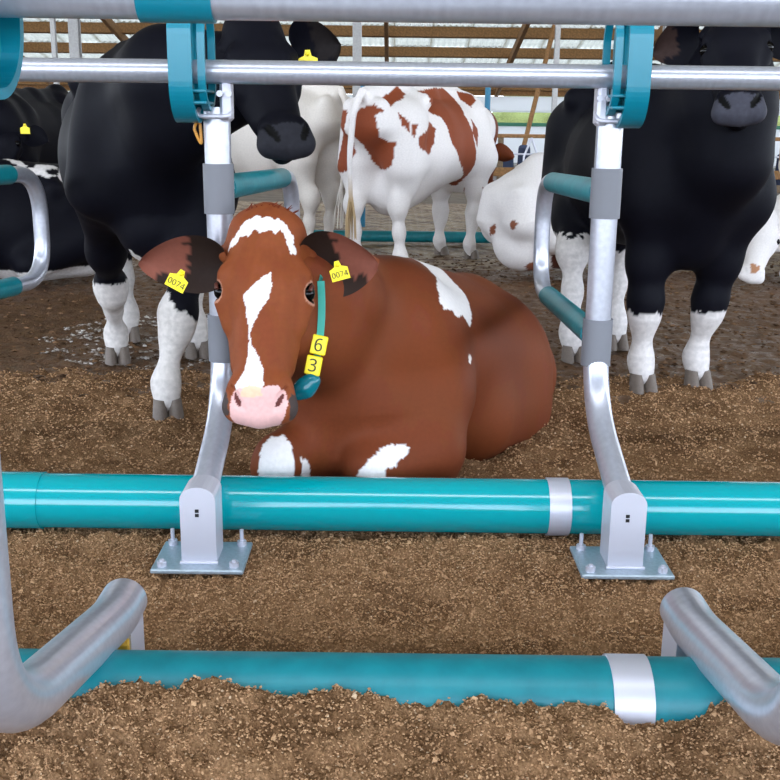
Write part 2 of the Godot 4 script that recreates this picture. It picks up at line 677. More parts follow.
func make_materials() -> void:
	var soft := noise_tex(.02, Color(.82, .82, .82), Color(1, 1, 1), 256)
	var bumps := noise_tex(.05, Color.BLACK, Color.WHITE, 256, true, 3.0, 5)
	var fine := noise_tex(.12, Color.BLACK, Color.WHITE, 256, true, 3.0, 9)
	var spangle := noise_tex(.035, Color(.90, .90, .91), Color(1, 1, 1), 256, false, 1.0, 11)
	M.steel = grain(mat(Color(.79, .80, .84), .30, .60), spangle, bumps, 5.0, .035)
	M.steel_plain = mat(Color(.80, .80, .84), .42, .40)
	M.galv_plate = grain(mat(Color(.72, .78, .82), .45, .6), spangle, bumps, 8.0, .3)
	M.teal = mat(Color(.0, .60, .63), .16, 0.0, .5)
	M.teal.clearcoat_enabled = true
	M.teal.clearcoat = .4
	M.teal.clearcoat_roughness = .08
	M.teal_dusty = grain(mat(Color(.05, .52, .56), .42), noise_tex(.015, Color(.78, .84, .86), Color(1, 1, 1), 256, false, 1, 21), bumps, 3.0, .08)
	M.teal_clamp = mat(Color(.0, .47, .55), .30)
	M.sleeve = mat(Color(.44, .445, .47), .55)
	M.black = mat(Color(.02, .02, .02), .6)
	M.tag = mat(Color(.95, .87, .10), .4)
	M.ink = mat(Color(.10, .13, .07), .6)
	M.strap = mat(Color(.22, .62, .56), .55)
	M.blue_plastic = mat(Color(.0, .40, .45), .22)
	M.eye = mat(Color(.012, .008, .008), .10, 0.0, .3)
	M.eye_white = mat(Color(.75, .62, .60), .3)
	M.hoof = grain(mat(Color(.47, .42, .38), .6), soft, bumps, 12.0, .4)
	M.coat = mat(Color.WHITE, .62, 0.0, .25)
	M.coat.vertex_color_use_as_albedo = true
	grain(M.coat, noise_tex(.03, Color(.93, .93, .93), Color(1, 1, 1), 256, false, 1, 31), fine, 7.0, .09)
	M.coat_dark = mat(Color.WHITE, .62, 0.0, .22)
	M.coat_dark.vertex_color_use_as_albedo = true
	grain(M.coat_dark, soft, fine, 6.0, .12)
	M.soil = mat(Color.WHITE, .95, 0.0, .2)
	M.soil.vertex_color_use_as_albedo = true
	grain(M.soil, noise_tex(.06, Color(.45, .42, .38), Color(1, 1, 1), 512, false, 1, 41), noise_tex(.09, Color.BLACK, Color.WHITE, 512, true, 8.0, 42), 4.0, 1.0)
	M.crumb = mat(Color.WHITE, .9, 0.0, .2)
	M.crumb.vertex_color_use_as_albedo = true
	M.muck = mat(Color.WHITE, .80, 0.0, .35)
	M.muck.roughness_texture = noise_tex(.012, Color(.25, .25, .25), Color(1, 1, 1), 256, false, 1, 71)
	M.muck.vertex_color_use_as_albedo = true
	grain(M.muck, null, noise_tex(.05, Color.BLACK, Color.WHITE, 256, true, 6.0, 45), 3.0, .7)
	M.concrete = grain(mat(Color(.42, .37, .31), .8), noise_tex(.02, Color(.6, .6, .6), Color(1, 1, 1), 256, false, 1, 51), bumps, .6, .4)
	M.timber = grain(mat(Color(.62, .45, .27), .8), noise_tex(.04, Color(.7, .7, .7), Color(1, 1, 1), 256, false, 1, 55), null, 1.5)
	M.timber_grey = grain(mat(Color(.52, .44, .34), .8), noise_tex(.04, Color(.7, .7, .7), Color(1, 1, 1), 256, false, 1, 56), null, 1.5)
	M.sheet = grain(mat(Color(.80, .79, .76), .7), noise_tex(.02, Color(.85, .85, .85), Color(1, 1, 1), 256, false, 1, 57), null, .5)
	M.sheet.backlight_enabled = true
	M.sheet.backlight = Color(.80, .78, .72)
	M.curtain = mat(Color(.86, .86, .86), .8)
	M.curtain.backlight_enabled = true
	M.curtain.backlight = Color(.8, .8, .8)
	M.green = mat(Color(.12, .40, .30), .5)
	M.blue = mat(Color(.05, .42, .55), .5)
	M.column = grain(mat(Color(.66, .66, .66), .5, .3), spangle, null, 2.0)
	M.jean = mat(Color(.16, .20, .30), .8)
	M.leaf = grain(mat(Color(.62, .62, .34), .8), noise_tex(.05, Color(.5, .55, .45), Color(1, 1, 1), 256, false, 1, 61), null, 2.0)
	M.wood_chip = mat(Color(.80, .62, .18), .7)
	M.lid = mat(Color(.30, .14, .10), .5)
	M.meadow = mat(Color(.30, .40, .14), .9)
	M.clip = mat(Color(.80, .55, .18), .4)

# ------------------------------------------------------------------ scene
func _ready() -> void:
	rng.seed = 7
	nz.seed = 3
	nz.frequency = 28.0
	nz2.seed = 8
	nz2.frequency = 30.0

	var cam := Camera3D.new()
	cam.name = "camera"
	var r0 := Vector3.RIGHT
	var u0 := Vector3(0, cos(PITCH), -sin(PITCH))
	var fw := Vector3(0, -sin(PITCH), -cos(PITCH))
	cam.transform = Transform3D(Basis(r0 * cos(ROLL) + u0 * sin(ROLL), u0 * cos(ROLL) - r0 * sin(ROLL), -fw), EYE)
	cam.fov = rad_to_deg(2.0 * atan(390.0 / FOCAL))
	cam.near = 0.05
	cam.far = 200.0
	add_child(cam)

	var we := WorldEnvironment.new()
	we.name = "environment"
	var env := Environment.new()
	env.background_mode = Environment.BG_SKY
	var sky := Sky.new()
	var sm := ProceduralSkyMaterial.new()
	sm.sky_top_color = Color(.72, .80, .92)
	sm.sky_horizon_color = Color(.93, .95, .97)
	sm.ground_bottom_color = Color(.42, .40, .36)
	sm.ground_horizon_color = Color(.62, .62, .58)
	sm.sky_energy_multiplier = 2.6
	sm.ground_energy_multiplier = 2.0
	sky.sky_material = sm
	env.sky = sky
	env.ambient_light_source = Environment.AMBIENT_SOURCE_SKY
	env.tonemap_mode = Environment.TONE_MAPPER_LINEAR
	env.tonemap_exposure = 1.0
	env.sdfgi_enabled = true
	env.ssao_enabled = true
	env.ssil_enabled = true
	we.environment = env
	add_child(we)

	make_materials()
	build_skylights()
	build_barn()
	build_ground()
	build_stalls()
	build_resting_cow()
	build_black_cows()
	build_back_cows()
	build_background()

const RIDGE := Vector3(0, 9.6, 2.5)
const EAVE := Vector3(0, 2.30, -34.0)

func roof_y(z: float) -> float:
	if z < RIDGE.z:
		return lerpf(EAVE.y, RIDGE.y, (z - EAVE.z) / (RIDGE.z - EAVE.z))
	return RIDGE.y - (z - RIDGE.z) * 0.26

# ridge skylight, and a far roof panel added to light the back: a glowing pane and an area light of its size below it
func build_skylights() -> void:
	for e in [[2.5, 1.5, 44.0, 150.0, "long glowing ridge skylight over the near stalls"], [-20.0, 1.6, 40.0, 90.0, "long glowing roof panel over the feed alley, added to light the back"]]:
		var z: float = e[0]
		var y := roof_y(z) - 0.22
		var t := thing("roof_skylight", e[4], "skylight", Vector3(0, y, z))
		var pane := mat(Color(.9, .92, .95), .5)
		pane.emission_enabled = true
		pane.emission = Color(.93, .96, 1.0)
		pane.emission_energy_multiplier = 2.2
		part("pane", box_mesh(Vector3(e[2], .03, e[1]), .005), pane, t)
		for s in [-1.0, 1.0]:
			part("frame", box_mesh(Vector3(e[2], .08, .08), .01), M.column, t, Vector3(0, 0, s * (e[1] * .5 + .04)))
		var l := AreaLight3D.new()
		l.name = "daylight"
		l.area_size = Vector2(e[2], e[1])
		l.light_energy = e[3]
		l.light_color = Color(.95, .97, 1.0)
		l.area_range = 80.0
		l.shadow_enabled = true
		l.rotation.x = -PI / 2
		l.position = Vector3(0, -.04, 0)
		t.add_child(l)

func wavy_sheet(w: float, l: float) -> ArrayMesh:
	var b := Buf.new()
	var n := 42
	for k in 2:
		for j in n + 1:
			var a := TAU * 7.0 * j / n
			b.put(Vector3(w * (float(j) / n - .5), .018 * cos(a), l * (k - .5)), Vector3(sin(a) * .7, 1, 0).normalized())
	for j in n:
		b.tri(j, j + 1, n + 1 + j); b.tri(j + 1, n + 2 + j, n + 1 + j)
	return b.mesh()

func build_barn() -> void:
	structure("floor", box_mesh(Vector3(60, .2, 56), .01), M.concrete, Vector3(0, -.165, -12))
	# roof: purlins and rafters under pale sheets, the sheets of the far slope one by one
	var ang := atan2(RIDGE.y - EAVE.y, RIDGE.z - EAVE.z)
	var ln := Vector2(RIDGE.z - EAVE.z, RIDGE.y - EAVE.y).length()
	var zsplit := -25.0
	var near_len := (RIDGE.z - zsplit) / cos(ang)
	var mid_z := (RIDGE.z + zsplit) * .5
	var roof := structure("ceiling", box_mesh(Vector3(52, .06, near_len), .01), M.sheet, Vector3(0, roof_y(mid_z) + .12, mid_z))
	roof.rotation.x = -ang
	var front := structure("ceiling_front", box_mesh(Vector3(52, .06, 11.0), .01), M.sheet, Vector3(0, roof_y(7.8) + .12, 7.8))
	front.rotation.x = atan(.26)
	var step := 1.85
	var row := 0
	var z := EAVE.z + .2
	var sheet := wavy_sheet(1.06, step * 1.06 / cos(ang))
	var beam := box_mesh(Vector3(52, .26, .14), .01)
	var far := Node3D.new()
	far.name = "ceiling_back"
	far.set_meta("kind", "structure")
	add_child(far)
	while z < zsplit:
		for k in 34:
			var s := part("roof_sheet", sheet, M.sheet, far, Vector3(-16.5 + k, roof_y(z + step * .5) + .12 + .012 * (k % 2), z + step * .5))
			s.rotation.x = -ang
		var p := part("purlin", beam, M.timber, far, Vector3(0, roof_y(z) - .03, z))
		p.rotation.x = -ang
		z += step
		row += 1
	var b0 := at(531, 118, -26.0)
	var b1 := at(556, 20, -26.0)
	var br := Buf.new()
	tube(br, [b0 - (b1 - b0) * .5, b1 + (b1 - b0) * .8], .07, 4)
	part("brace", br.mesh(), M.timber, far)
	var raft := box_mesh(Vector3(.11, .22, 9.4), .01)
	for k in 9:
		var r := part("rafter", raft, M.timber, far, Vector3(-13.8 + k * 3.4, roof_y(-29.5) - .20, -29.5))
		r.rotation.x = -ang
	# far long wall: low curtain, green rail, gap with bushes outside, raised curtain, eave beam
	structure("wall_back", box_mesh(Vector3(52, 1.12, .12), .01), M.curtain, Vector3(0, .56, -34.0))
	structure("trim_1", box_mesh(Vector3(52, .11, .16), .01), M.green, Vector3(0, 1.17, -33.95))
	structure("trim_2", box_mesh(Vector3(52, .48, .14), .05), M.curtain, Vector3(0, 1.78, -34.0))
	structure("trim_3", box_mesh(Vector3(52, .22, .2), .01), M.timber, Vector3(0, 2.14, -34.0))
	structure("wall_left", box_mesh(Vector3(.15, 1.4, 46), .01), M.concrete, Vector3(-26, .7, -11))
	structure("wall_right", box_mesh(Vector3(.15, 1.4, 46), .01), M.concrete, Vector3(26, .7, -11))

# ------------------------------------------------------------------ bedding and alley
var edge_px := [[-140, 700], [20, 705], [74, 697], [100, 693], [122, 688], [144, 683], [169, 680], [215, 683], [272, 691], [309, 697], [352, 696], [387, 702], [431, 709], [479, 702], [520, 704], [564, 707], [585, 703], [607, 708], [622, 719], [660, 719], [695, 715], [712, 708], [740, 703], [790, 706], [920, 705]]
var edge_pts := []
var lump := FastNoiseLite.new()

func heap(x: float) -> float:
	if x <= edge_pts[0].x:
		return edge_pts[0].y
	for k in edge_pts.size() - 1:
		if x < edge_pts[k + 1].x:
			return lerpf(edge_pts[k].y, edge_pts[k + 1].y, (x - edge_pts[k].x) / (edge_pts[k + 1].x - edge_pts[k].x))
	return edge_pts[-1].y

func bed_y(x: float, z: float) -> float:
	var a := lump.get_noise_2d(x * 4.0, z * 4.0) * .022
	var b := lump.get_noise_2d(x * 17.0 + 50.0, z * 17.0) * .015
	var c := lump.get_noise_2d(x * 55.0, z * 55.0 + 90.0) * .011
	var d := lump.get_noise_2d(x * 140.0 + 20.0, z * 140.0 + 10.0) * .0035
	var y := -.006 + b + c + d
	var plate: float = min(Vector2(x + .493, z + 2.60).length(), Vector2(x - .613, z + 2.60).length())
	y += a * smoothstep(.12, .4, plate) - .008 * (1.0 - smoothstep(.12, .22, plate))
	if z < -4.4:
		y -= .09 * smoothstep(.0, .22, -4.72 + .16 * lump.get_noise_2d(x * 2.4, 5.0) - z)
	if z > -1.80:
		var top: float = heap(x)
		var w := smoothstep(-1.80, -1.71, z)
		y += w * lerpf(top, .055, smoothstep(-1.69, -1.30, z))
	return y

func sheet_grid(b: Buf, x0: float, x1: float, z0: float, z1: float, step: float, height: Callable, tint: Callable) -> void:
	var nx := int((x1 - x0) / step)
	var nq := int((z1 - z0) / step)
	var first := b.v.size()
	for k in nq + 1:
		for j in nx + 1:
			var x := x0 + (x1 - x0) * j / nx
			var z := z0 + (z1 - z0) * k / nq
			var p := Vector3(x, height.call(x, z), z)
			b.put(p, Y3, tint.call(p))
	for k in nq + 1:
		for j in nx + 1:
			var o := first + k * (nx + 1) + j
			var dx := b.v[first + k * (nx + 1) + min(j + 1, nx)] - b.v[first + k * (nx + 1) + max(j - 1, 0)]
			var dz := b.v[first + min(k + 1, nq) * (nx + 1) + j] - b.v[first + max(k - 1, 0) * (nx + 1) + j]
			b.n[o] = dz.cross(dx).normalized()
	for k in nq:
		for j in nx:
			var o := first + k * (nx + 1) + j
			b.tri(o, o + 1, o + nx + 2); b.tri(o, o + nx + 2, o + nx + 1)

func soil_tint(p: Vector3) -> Color:
	var t := lump.get_noise_2d(p.x * 9.0 + 7.0, p.z * 9.0) * .5 + .5
	var damp := smoothstep(.1, .45, lump.get_noise_2d(p.x * 2.6 + 31.0, p.z * 3.4 + 11.0))
	var c := Color(.40, .222, .112).lerp(Color(.56, .340, .185), t)
	return c.lerp(Color(.24, .128, .063), damp * .6)

func muck_y(x: float, z: float) -> float:
	var a := lump.get_noise_2d(x * 6.0, z * 6.0 + 300.0) * .014
	var b := lump.get_noise_2d(x * 24.0 + 50.0, z * 24.0) * .012
	return -.022 + a + absf(b) * 1.5

func muck_tint(p: Vector3) -> Color:
	var t := lump.get_noise_2d(p.x * 7.0 + 7.0, p.z * 7.0) * .5 + .5
	var c := Color(.085, .046, .025).lerp(Color(.19, .105, .056), t)
	if p.z < -8.6:
		c = c.lerp(Color(.34, .26, .17), smoothstep(.35, .65, t))
	return c

func build_ground() -> void:
	lump.seed = 12
	lump.frequency = 1.0
	lump.fractal_octaves = 2
	for e in edge_px:
		var q := at(e[0], e[1], -1.705)
		edge_pts.append(Vector2(q.x, q.y))
	var b := Buf.new()
	sheet_grid(b, -1.25, 1.25, -2.95, -.9, .0088, bed_y, soil_tint)
	sheet_grid(b, -3.2, 3.2, -4.90, -2.95, .02, bed_y, soil_tint)
	sheet_grid(b, -3.2, -1.25, -2.95, -.9, .02, bed_y, soil_tint)
	sheet_grid(b, 1.25, 3.2, -2.95, -.9, .02, bed_y, soil_tint)
	var t := thing("stall_bedding", "loose crumbly brown bedding covering the stalls around the teal pipes", "bedding")
	t.set_meta("kind", "stuff")
	part("bedding_surface", b.mesh(), M.soil, t).set_meta("kind", "stuff")
	# crumbs lying on it
	var cm := Buf.new()
	var corners := [Vector3(1, 0, .2), Vector3(-.9, .1, -.1), Vector3(0, .7, 0), Vector3(.1, -.6, .1), Vector3(.1, .1, 1), Vector3(-.1, 0, -.9)]
	for f in [[0, 2, 4], [4, 2, 1], [1, 2, 5], [5, 2, 0], [4, 3, 0], [1, 3, 4], [5, 3, 1], [0, 3, 5]]:
		var k := cm.v.size()
		var nn: Vector3 = (corners[f[1]] - corners[f[0]]).cross(corners[f[2]] - corners[f[0]]).normalized()
		if nn.dot(corners[f[0]]) < 0.0: nn = -nn
		for e in f:
			cm.put(corners[e], nn)
		cm.tri(k, k + 1, k + 2)
	var mm := MultiMesh.new()
	mm.transform_format = MultiMesh.TRANSFORM_3D
	mm.use_colors = true
	mm.mesh = cm.mesh()
	var count := 275000
	mm.instance_count = count
	for k in count:
		var x: float
		var z: float
		var s: float
		if k < 165000:
			x = rng.randf_range(-1.05, 1.05); z = rng.randf_range(-2.95, -1.25)
			s = lerpf(.0016, .0042, pow(rng.randf(), 1.6))
			if rng.randf() < .012: s *= 2.2
		elif k < 215000:
			x = rng.randf_range(1.05, 2.4) * (1.0 if k % 2 == 0 else -1.0); z = rng.randf_range(-2.95, -1.25)
			s = lerpf(.0022, .0055, pow(rng.randf(), 1.6))
		else:
			x = rng.randf_range(-2.3, 2.3); z = rng.randf_range(-4.85, -2.95)
			s = lerpf(.0025, .0075, pow(rng.randf(), 2.0))
		var y := bed_y(x, z) + s * .25
		var bs := Basis.from_euler(Vector3(rng.randf() * TAU, rng.randf() * TAU, rng.randf() * TAU)).scaled(Vector3(s, s * rng.randf_range(.5, .9), s * rng.randf_range(.6, 1.2)))
		mm.set_instance_transform(k, Transform3D(bs, Vector3(x, y, z)))
		var tone := rng.randf()
		var col := Color(.32, .175, .088).lerp(Color(.60, .375, .205), tone)
		if rng.randf() < .03: col = Color(.58, .42, .27)
		mm.set_instance_color(k, col)
	var mi := MultiMeshInstance3D.new()
	mi.name = "bedding_crumbs"
	mi.multimesh = mm
	mi.material_override = M.crumb
	mi.set_meta("kind", "stuff")
	t.add_child(mi)
	var a := Buf.new()
	sheet_grid(a, -7, 7, -9.5, -4.35, .04, muck_y, muck_tint)
	sheet_grid(a, -12, 12, -16, -9.5, .12, muck_y, muck_tint)
	var al := thing("alley_muck", "dark trodden manure on the alley floor behind the stalls", "manure")
	al.set_meta("kind", "stuff")
	part("muck_surface", a.mesh(), M.muck, al).set_meta("kind", "stuff")
	# loose trodden lumps, and pale flecks painted in as wet glints by the black cow
	var clods_and_glints := MultiMesh.new()
	clods_and_glints.transform_format = MultiMesh.TRANSFORM_3D
	clods_and_glints.use_colors = true
	clods_and_glints.mesh = cm.mesh()
	clods_and_glints.instance_count = 15000
	var glint_spot := ground(135, 335)
	for k in clods_and_glints.instance_count:
		var x := rng.randf_range(-4.5, 4.5)
		var z := -4.6 - 5.0 * pow(rng.randf(), 1.3)
		var s := lerpf(.006, .024, pow(rng.randf(), 2.0))
		var col := Color(.060, .034, .019).lerp(Color(.22, .125, .068), rng.randf())
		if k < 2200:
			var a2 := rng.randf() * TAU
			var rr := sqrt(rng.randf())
			x = glint_spot.x + cos(a2) * rr * .75 + .25 * rr
			z = glint_spot.z + sin(a2) * rr * .75
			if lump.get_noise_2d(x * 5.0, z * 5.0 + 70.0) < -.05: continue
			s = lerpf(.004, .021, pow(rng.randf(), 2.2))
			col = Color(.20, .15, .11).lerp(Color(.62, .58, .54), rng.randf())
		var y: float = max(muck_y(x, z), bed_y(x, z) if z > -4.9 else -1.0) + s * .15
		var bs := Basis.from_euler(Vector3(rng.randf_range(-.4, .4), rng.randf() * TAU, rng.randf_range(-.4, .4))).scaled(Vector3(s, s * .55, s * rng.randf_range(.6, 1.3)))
		clods_and_glints.set_instance_transform(k, Transform3D(bs, Vector3(x, y, z)))
		clods_and_glints.set_instance_color(k, col)
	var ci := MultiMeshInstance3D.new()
	ci.name = "clods_and_glints"
	ci.multimesh = clods_and_glints
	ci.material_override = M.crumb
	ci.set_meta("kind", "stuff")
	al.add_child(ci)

# ------------------------------------------------------------------ stall hardware
# stadium ring in the y-z plane, wide along x
func ring(b: Buf, c: Vector3, half_len: float, r: float, thick: float, x0: float, x1: float, up_shift := 0.0, squeeze := 1.0) -> void:
	var out := []
	var inn := []
	var seg := 26
	for e in [0, 1]:
		for k in seg + 1:
			var a := PI * k / seg + (PI if e == 1 else 0.0)
			var cy := half_len + up_shift if e == 0 else -half_len + up_shift
			out.append(Vector2(cos(a) * r * squeeze, sin(a) * r + cy))
			inn.append(Vector2(cos(a) * (r - thick) * squeeze, sin(a) * (r - thick) + cy))
	var n := out.size()
	for k in n:
		var k2 := (k + 1) % n
		var o0 := c + Vector3(x0, out[k].y, out[k].x)
		var o1 := c + Vector3(x0, out[k2].y, out[k2].x)
		var i0 := c + Vector3(x0, inn[k].y, inn[k].x)
		var i1 := c + Vector3(x0, inn[k2].y, inn[k2].x)
		var w := Vector3(x1 - x0, 0, 0)
		b.quad(o0, o1, o1 + w, o0 + w)
		b.quad(i1, i0, i0 + w, i1 + w)
		b.quad(i0, i1, o1, o0)
		b.quad(o0 + w, o1 + w, i1 + w, i0 + w)

# teal plastic holder that carries the neck rail; out = side on which the broad strap lies
func rail_holder(t: Node3D, c: Vector3, out: float, away: float) -> void:
	var b := Buf.new()
	var xa := -.002 * out
	var xb := .060 * out
	ring(b, c, .06, .105, .014, min(xa, xb), max(xa, xb), .03)
	var p := part("rail_holder", b.mesh(), M.teal_clamp, t)
	p.set_meta("label", "teal plastic rail holder")
	var w := Buf.new()
	box(w, c + Vector3(.030 * out, .03, -.0), Vector3(.010, .25, .17), .003)
	part("web", w.mesh(), M.teal_clamp, p)
	for e in [-.052, -.082]:
		var r := Buf.new()
		box(r, c + Vector3(-.006 * out, e, .01 * away), Vector3(.055, .009, .15), .003)
		part("rib", r.mesh(), M.teal_clamp, p)
	var g := Buf.new()
	ring(g, c, .05, .088, .012, -.034 if out > 0 else .014, -.014 if out > 0 else .034, .035)
	part("inner_rim", g.mesh(), M.teal_clamp, p)

# one bent post with its foot, sleeves, divider loop and rail holder; dirn -1 leans away from the camera
func stall_divider(label: String, foot: Vector3, upright: Vector3, dirn: float, out: float, bend_y: float, loop_end, stub_h: float, fat := 1.0, hold := .03) -> void:
	var t := thing("stall_divider", label, "stall divider", Vector3(foot.x, 0, foot.z), "bent steel stall dividers")
	var o := Vector3(foot.x, 0, foot.z)
	# foot box with a rounded top
	var w := .046 if fat == 1.0 else .040
	var oc := PackedVector2Array()
	oc.append(Vector2(-w, .0)); oc.append(Vector2(w, .0))
	for k in 13:
		var a := PI * k / 12.0
		oc.append(Vector2(cos(a) * w, stub_h - w * .72 + sin(a) * w * .72))
	var b := Buf.new()
	slab(b, oc, Vector3(0, .012 if fat == 1.0 else -.016, 0), X3, Y3, .105)
	var fb := part("foot_box", b.mesh(), M.steel_plain, t)
	for e in [.052, .064]:
		var hole := Buf.new()
		box(hole, Vector3(-.002, stub_h - e, -.0525 * dirn), Vector3(.010, .009, .002), .0005)
		part("slot", hole.mesh(), M.black, fb)
	var wl := Buf.new()
	tube(wl, [Vector3(-w - .004, .014, -.055 * dirn), Vector3(w + .004, .014, -.055 * dirn)], .005, 8)
	part("weld", wl.mesh(), M.steel_plain, fb)
	var pl := Buf.new()
	box(pl, Vector3(0, .005, .0), Vector3(.240, .012, .195), .003)
	var plate := part("base_plate", pl.mesh(), M.galv_plate, t)
	for sx in [-1.0, 1.0]:
		for sz in [-1.0, 1.0]:
			var bo := Buf.new()
			tube(bo, [Vector3(0, .0, 0), Vector3(0, .014, 0)], .013, 6)
			tube(bo, [Vector3(0, .0, 0), Vector3(0, .046 if sz < 0 and fat == 1.0 else .020, 0)], .0055, 10)
			part("bolt", bo.mesh(), M.steel_plain, plate, Vector3(sx * .094, .011, sz * .072))
	# bent tube
	var u := upright - o
	var tp := Buf.new()
	var path := rounded([Vector3(0, stub_h - .040, -.048 * dirn if fat == 1.0 else -.062 * dirn), Vector3(0, stub_h - .040, .03 * dirn), Vector3(u.x, bend_y, u.z), Vector3(u.x, 1.17, u.z)], .19, 14)
	tube(tp, path, .037 * fat, 28)
	part("post_tube", tp.mesh(), M.steel, t)
	# sleeves and loop
	if loop_end != null:
		for e in [[.880, 1.018], [.455, .592]]:
			var sl := Buf.new()
			tube(sl, [Vector3(u.x, e[0], u.z), Vector3(u.x, e[1], u.z)], .0430, 28)
			part("sleeve", sl.mesh(), M.sleeve, t).set_meta("label", "dull grey sleeve")
		var le: Vector3 = loop_end - o
		var a0 := Vector3(u.x, .950, u.z)
		var a1 := Vector3(le.x, .925, le.z)
		var a2 := Vector3(le.x, .505, le.z)
		var a3 := Vector3(u.x, .535, u.z)
		var lp := Buf.new()
		tube(lp, rounded([a0, a1, a2, a3], .17, 12), .031, 22)
		var loop := part("loop_tube", lp.mesh(), M.steel, t)
		var c1 := Buf.new()
		tube(c1, [a0.lerp(a1, .05), a0.lerp(a1, .82)], .0365, 22)
		part("loop_cover", c1.mesh(), M.teal_dusty, loop).set_meta("label", "teal plastic cover on the loop")
		var c2 := Buf.new()
		tube(c2, [a3.lerp(a2, .06), a3.lerp(a2, .80)], .0365, 22)
		part("loop_cover", c2.mesh(), M.teal_dusty, loop).set_meta("label", "teal plastic cover on the loop")
	# head bracket, bolts, strap and rail holder
	var br := Buf.new()
	box(br, Vector3(u.x - .030 * out, 1.20, u.z + .01), Vector3(.030, .135, .07), .008)
	var head := part("head_bracket", br.mesh(), M.steel_plain, t)
	for e in [-.012, .012]:
		var bo2 := Buf.new()
		tube(bo2, [Vector3(0, 0, 0), Vector3(0, 0, .014)], .009, 8)
		part("bolt", bo2.mesh(), M.steel_plain, head, Vector3(u.x - .030 * out + e, 1.205, u.z + .045))
	var ub := Buf.new()
	tube(ub, rounded([Vector3(u.x - .045, 1.165, u.z + .02), Vector3(u.x - .045, 1.145, u.z + .055), Vector3(u.x + .045, 1.145, u.z + .055), Vector3(u.x + .045, 1.165, u.z + .02)], .02, 5), .006, 8)
	part("strap", ub.mesh(), M.steel_plain, head)
	rail_holder(t, Vector3(u.x + hold, 1.262 if fat == 1.0 else 1.290, u.z + (.035 if fat == 1.0 else -.05)), out, 1.0)

func pipe(called: String, label: String, c: Vector3, x0: float, x1: float, r: float, m: Material, joint: float, band: Vector2, collar := 0.0) -> void:
	var t := thing(called, label, "pipe", Vector3(0, 0, c.z))
	var y := Vector3(0, c.y, 0)
	if collar > 0.0:
		var b := Buf.new()
		tube(b, [y + X3 * joint, y + X3 * x1], r, 56)
		part("pipe_length", b.mesh(), m, t)
		var b2 := Buf.new()
		tube(b2, [y + X3 * x0, y + X3 * (joint - .006), y + X3 * joint], r + collar, 56)
		part("pipe_length", b2.mesh(), m, t)
	else:
		var b := Buf.new()
		tube(b, [y + X3 * x0, y + X3 * x1], r, 56)
		part("pipe_length", b.mesh(), m, t)
	if band.y > band.x:
		var b3 := Buf.new()
		tube(b3, [y + X3 * band.x, y + X3 * band.y], r + .004, 56)
		part("steel_band", b3.mesh(), M.steel_plain, t).set_meta("label", "flat steel band around the pipe")

func build_stalls() -> void:
	pipe("brisket_pipe", "glossy teal plastic pipe on the ground in front of the resting red cow", Vector3(0, .082, -2.815), -2.3, 2.3, .078, M.teal, at(35, 498, -2.74).x, Vector2(at(550, 510, -2.74).x, at(572, 510, -2.74).x), .003)
	pipe("brisket_pipe", "dusty teal plastic pipe half buried in heaped bedding", Vector3(0, .082, -1.785), -1.6, 1.6, .078, M.teal_dusty, 0.0, Vector2(at(616, 690, -1.71).x, at(657, 690, -1.71).x))
	stall_divider("bent galvanised stall divider rising behind the head of the resting red cow", Vector3(-.493, 0, -2.602), Vector3(-.488, 0, -3.0), -1.0, -1.0, .325, Vector3(-.40, 0, -4.25), .208, 1.0, -.042)
	stall_divider("bent galvanised stall divider beside the rump of the resting red cow", Vector3(.620, 0, -2.602), Vector3(.600, 0, -3.0), -1.0, 1.0, .345, Vector3(.590, 0, -4.15), .208, 1.0, .012)
	stall_divider("stall divider whose bent loop end stands before the lying black cow", Vector3(-1.615, 0, -2.602), Vector3(-1.60, 0, -3.0), -1.0, -1.0, .325, Vector3(-1.41, 0, -4.25), .208, 1.0, -.03)
	stall_divider("bent galvanised stall divider with a yellow wood chock by its foot", Vector3(-.552, 0, -1.965), Vector3(-.580, 0, -1.36), 1.0, 1.0, .26, null, .197, 1.30, .012)
	stall_divider("bent galvanised stall divider beside the steel band of the buried pipe", Vector3(.620, 0, -1.965), Vector3(.625, 0, -1.36), 1.0, 1.0, .25, null, .192, 1.30, .03)
	var rail := Buf.new()
	var t := thing("neck_rail", "galvanised steel rail held in front of the standing black cows", "rail", Vector3(0, 1.262, -2.965))
	tube(rail, [X3 * -2.6, X3 * 2.6], .0315, 28)
	part("rail_tube", rail.mesh(), M.steel, t)
	var rail2 := Buf.new()
	var t2 := thing("neck_rail", "thick galvanised steel rail with a teal plastic sleeve on it", "rail", Vector3(0, 1.288, -1.41))
	tube(rail2, [X3 * -1.8, X3 * 1.8], .0325, 28)
	part("rail_tube", rail2.mesh(), M.steel, t2)
	var sl := Buf.new()
	tube(sl, [X3 * at(137, 10, -1.39).x, X3 * at(212, 10, -1.39).x], .0365, 28)
	part("rail_sleeve", sl.mesh(), M.teal_clamp, t2).set_meta("label", "teal plastic sleeve")
	# small loose things
	var wc := Buf.new()
	box(wc, Vector3.ZERO, Vector3(.06, .034, .032), .003, Basis(Y3, .2))
	var wp := part("wood_chock", wc.mesh(), M.wood_chip, self, at(114, 650, -1.895))
	wp.name = numbered("wood_chock")
	wp.set_meta("label", "small yellow wood chock wedged between the buried pipe and a divider foot")
	wp.set_meta("category", "wood block")
	var cb := Buf.new()
	tube(cb, rounded([Vector3(0, .02, 0), Vector3(-.012, .0, 0), Vector3(.0, -.03, 0), Vector3(.009, -.045, 0), Vector3(.006, .012, 0), Vector3(0, .02, 0)], .01, 4), .0042, 8)
	var cl := part("snap_hook", cb.mesh(), M.clip, self, at(198, 128, -2.99))
	cl.name = numbered("snap_hook")
	cl.set_meta("label", "small tan snap hook hanging at the top of a divider post")
	cl.set_meta("category", "hook")

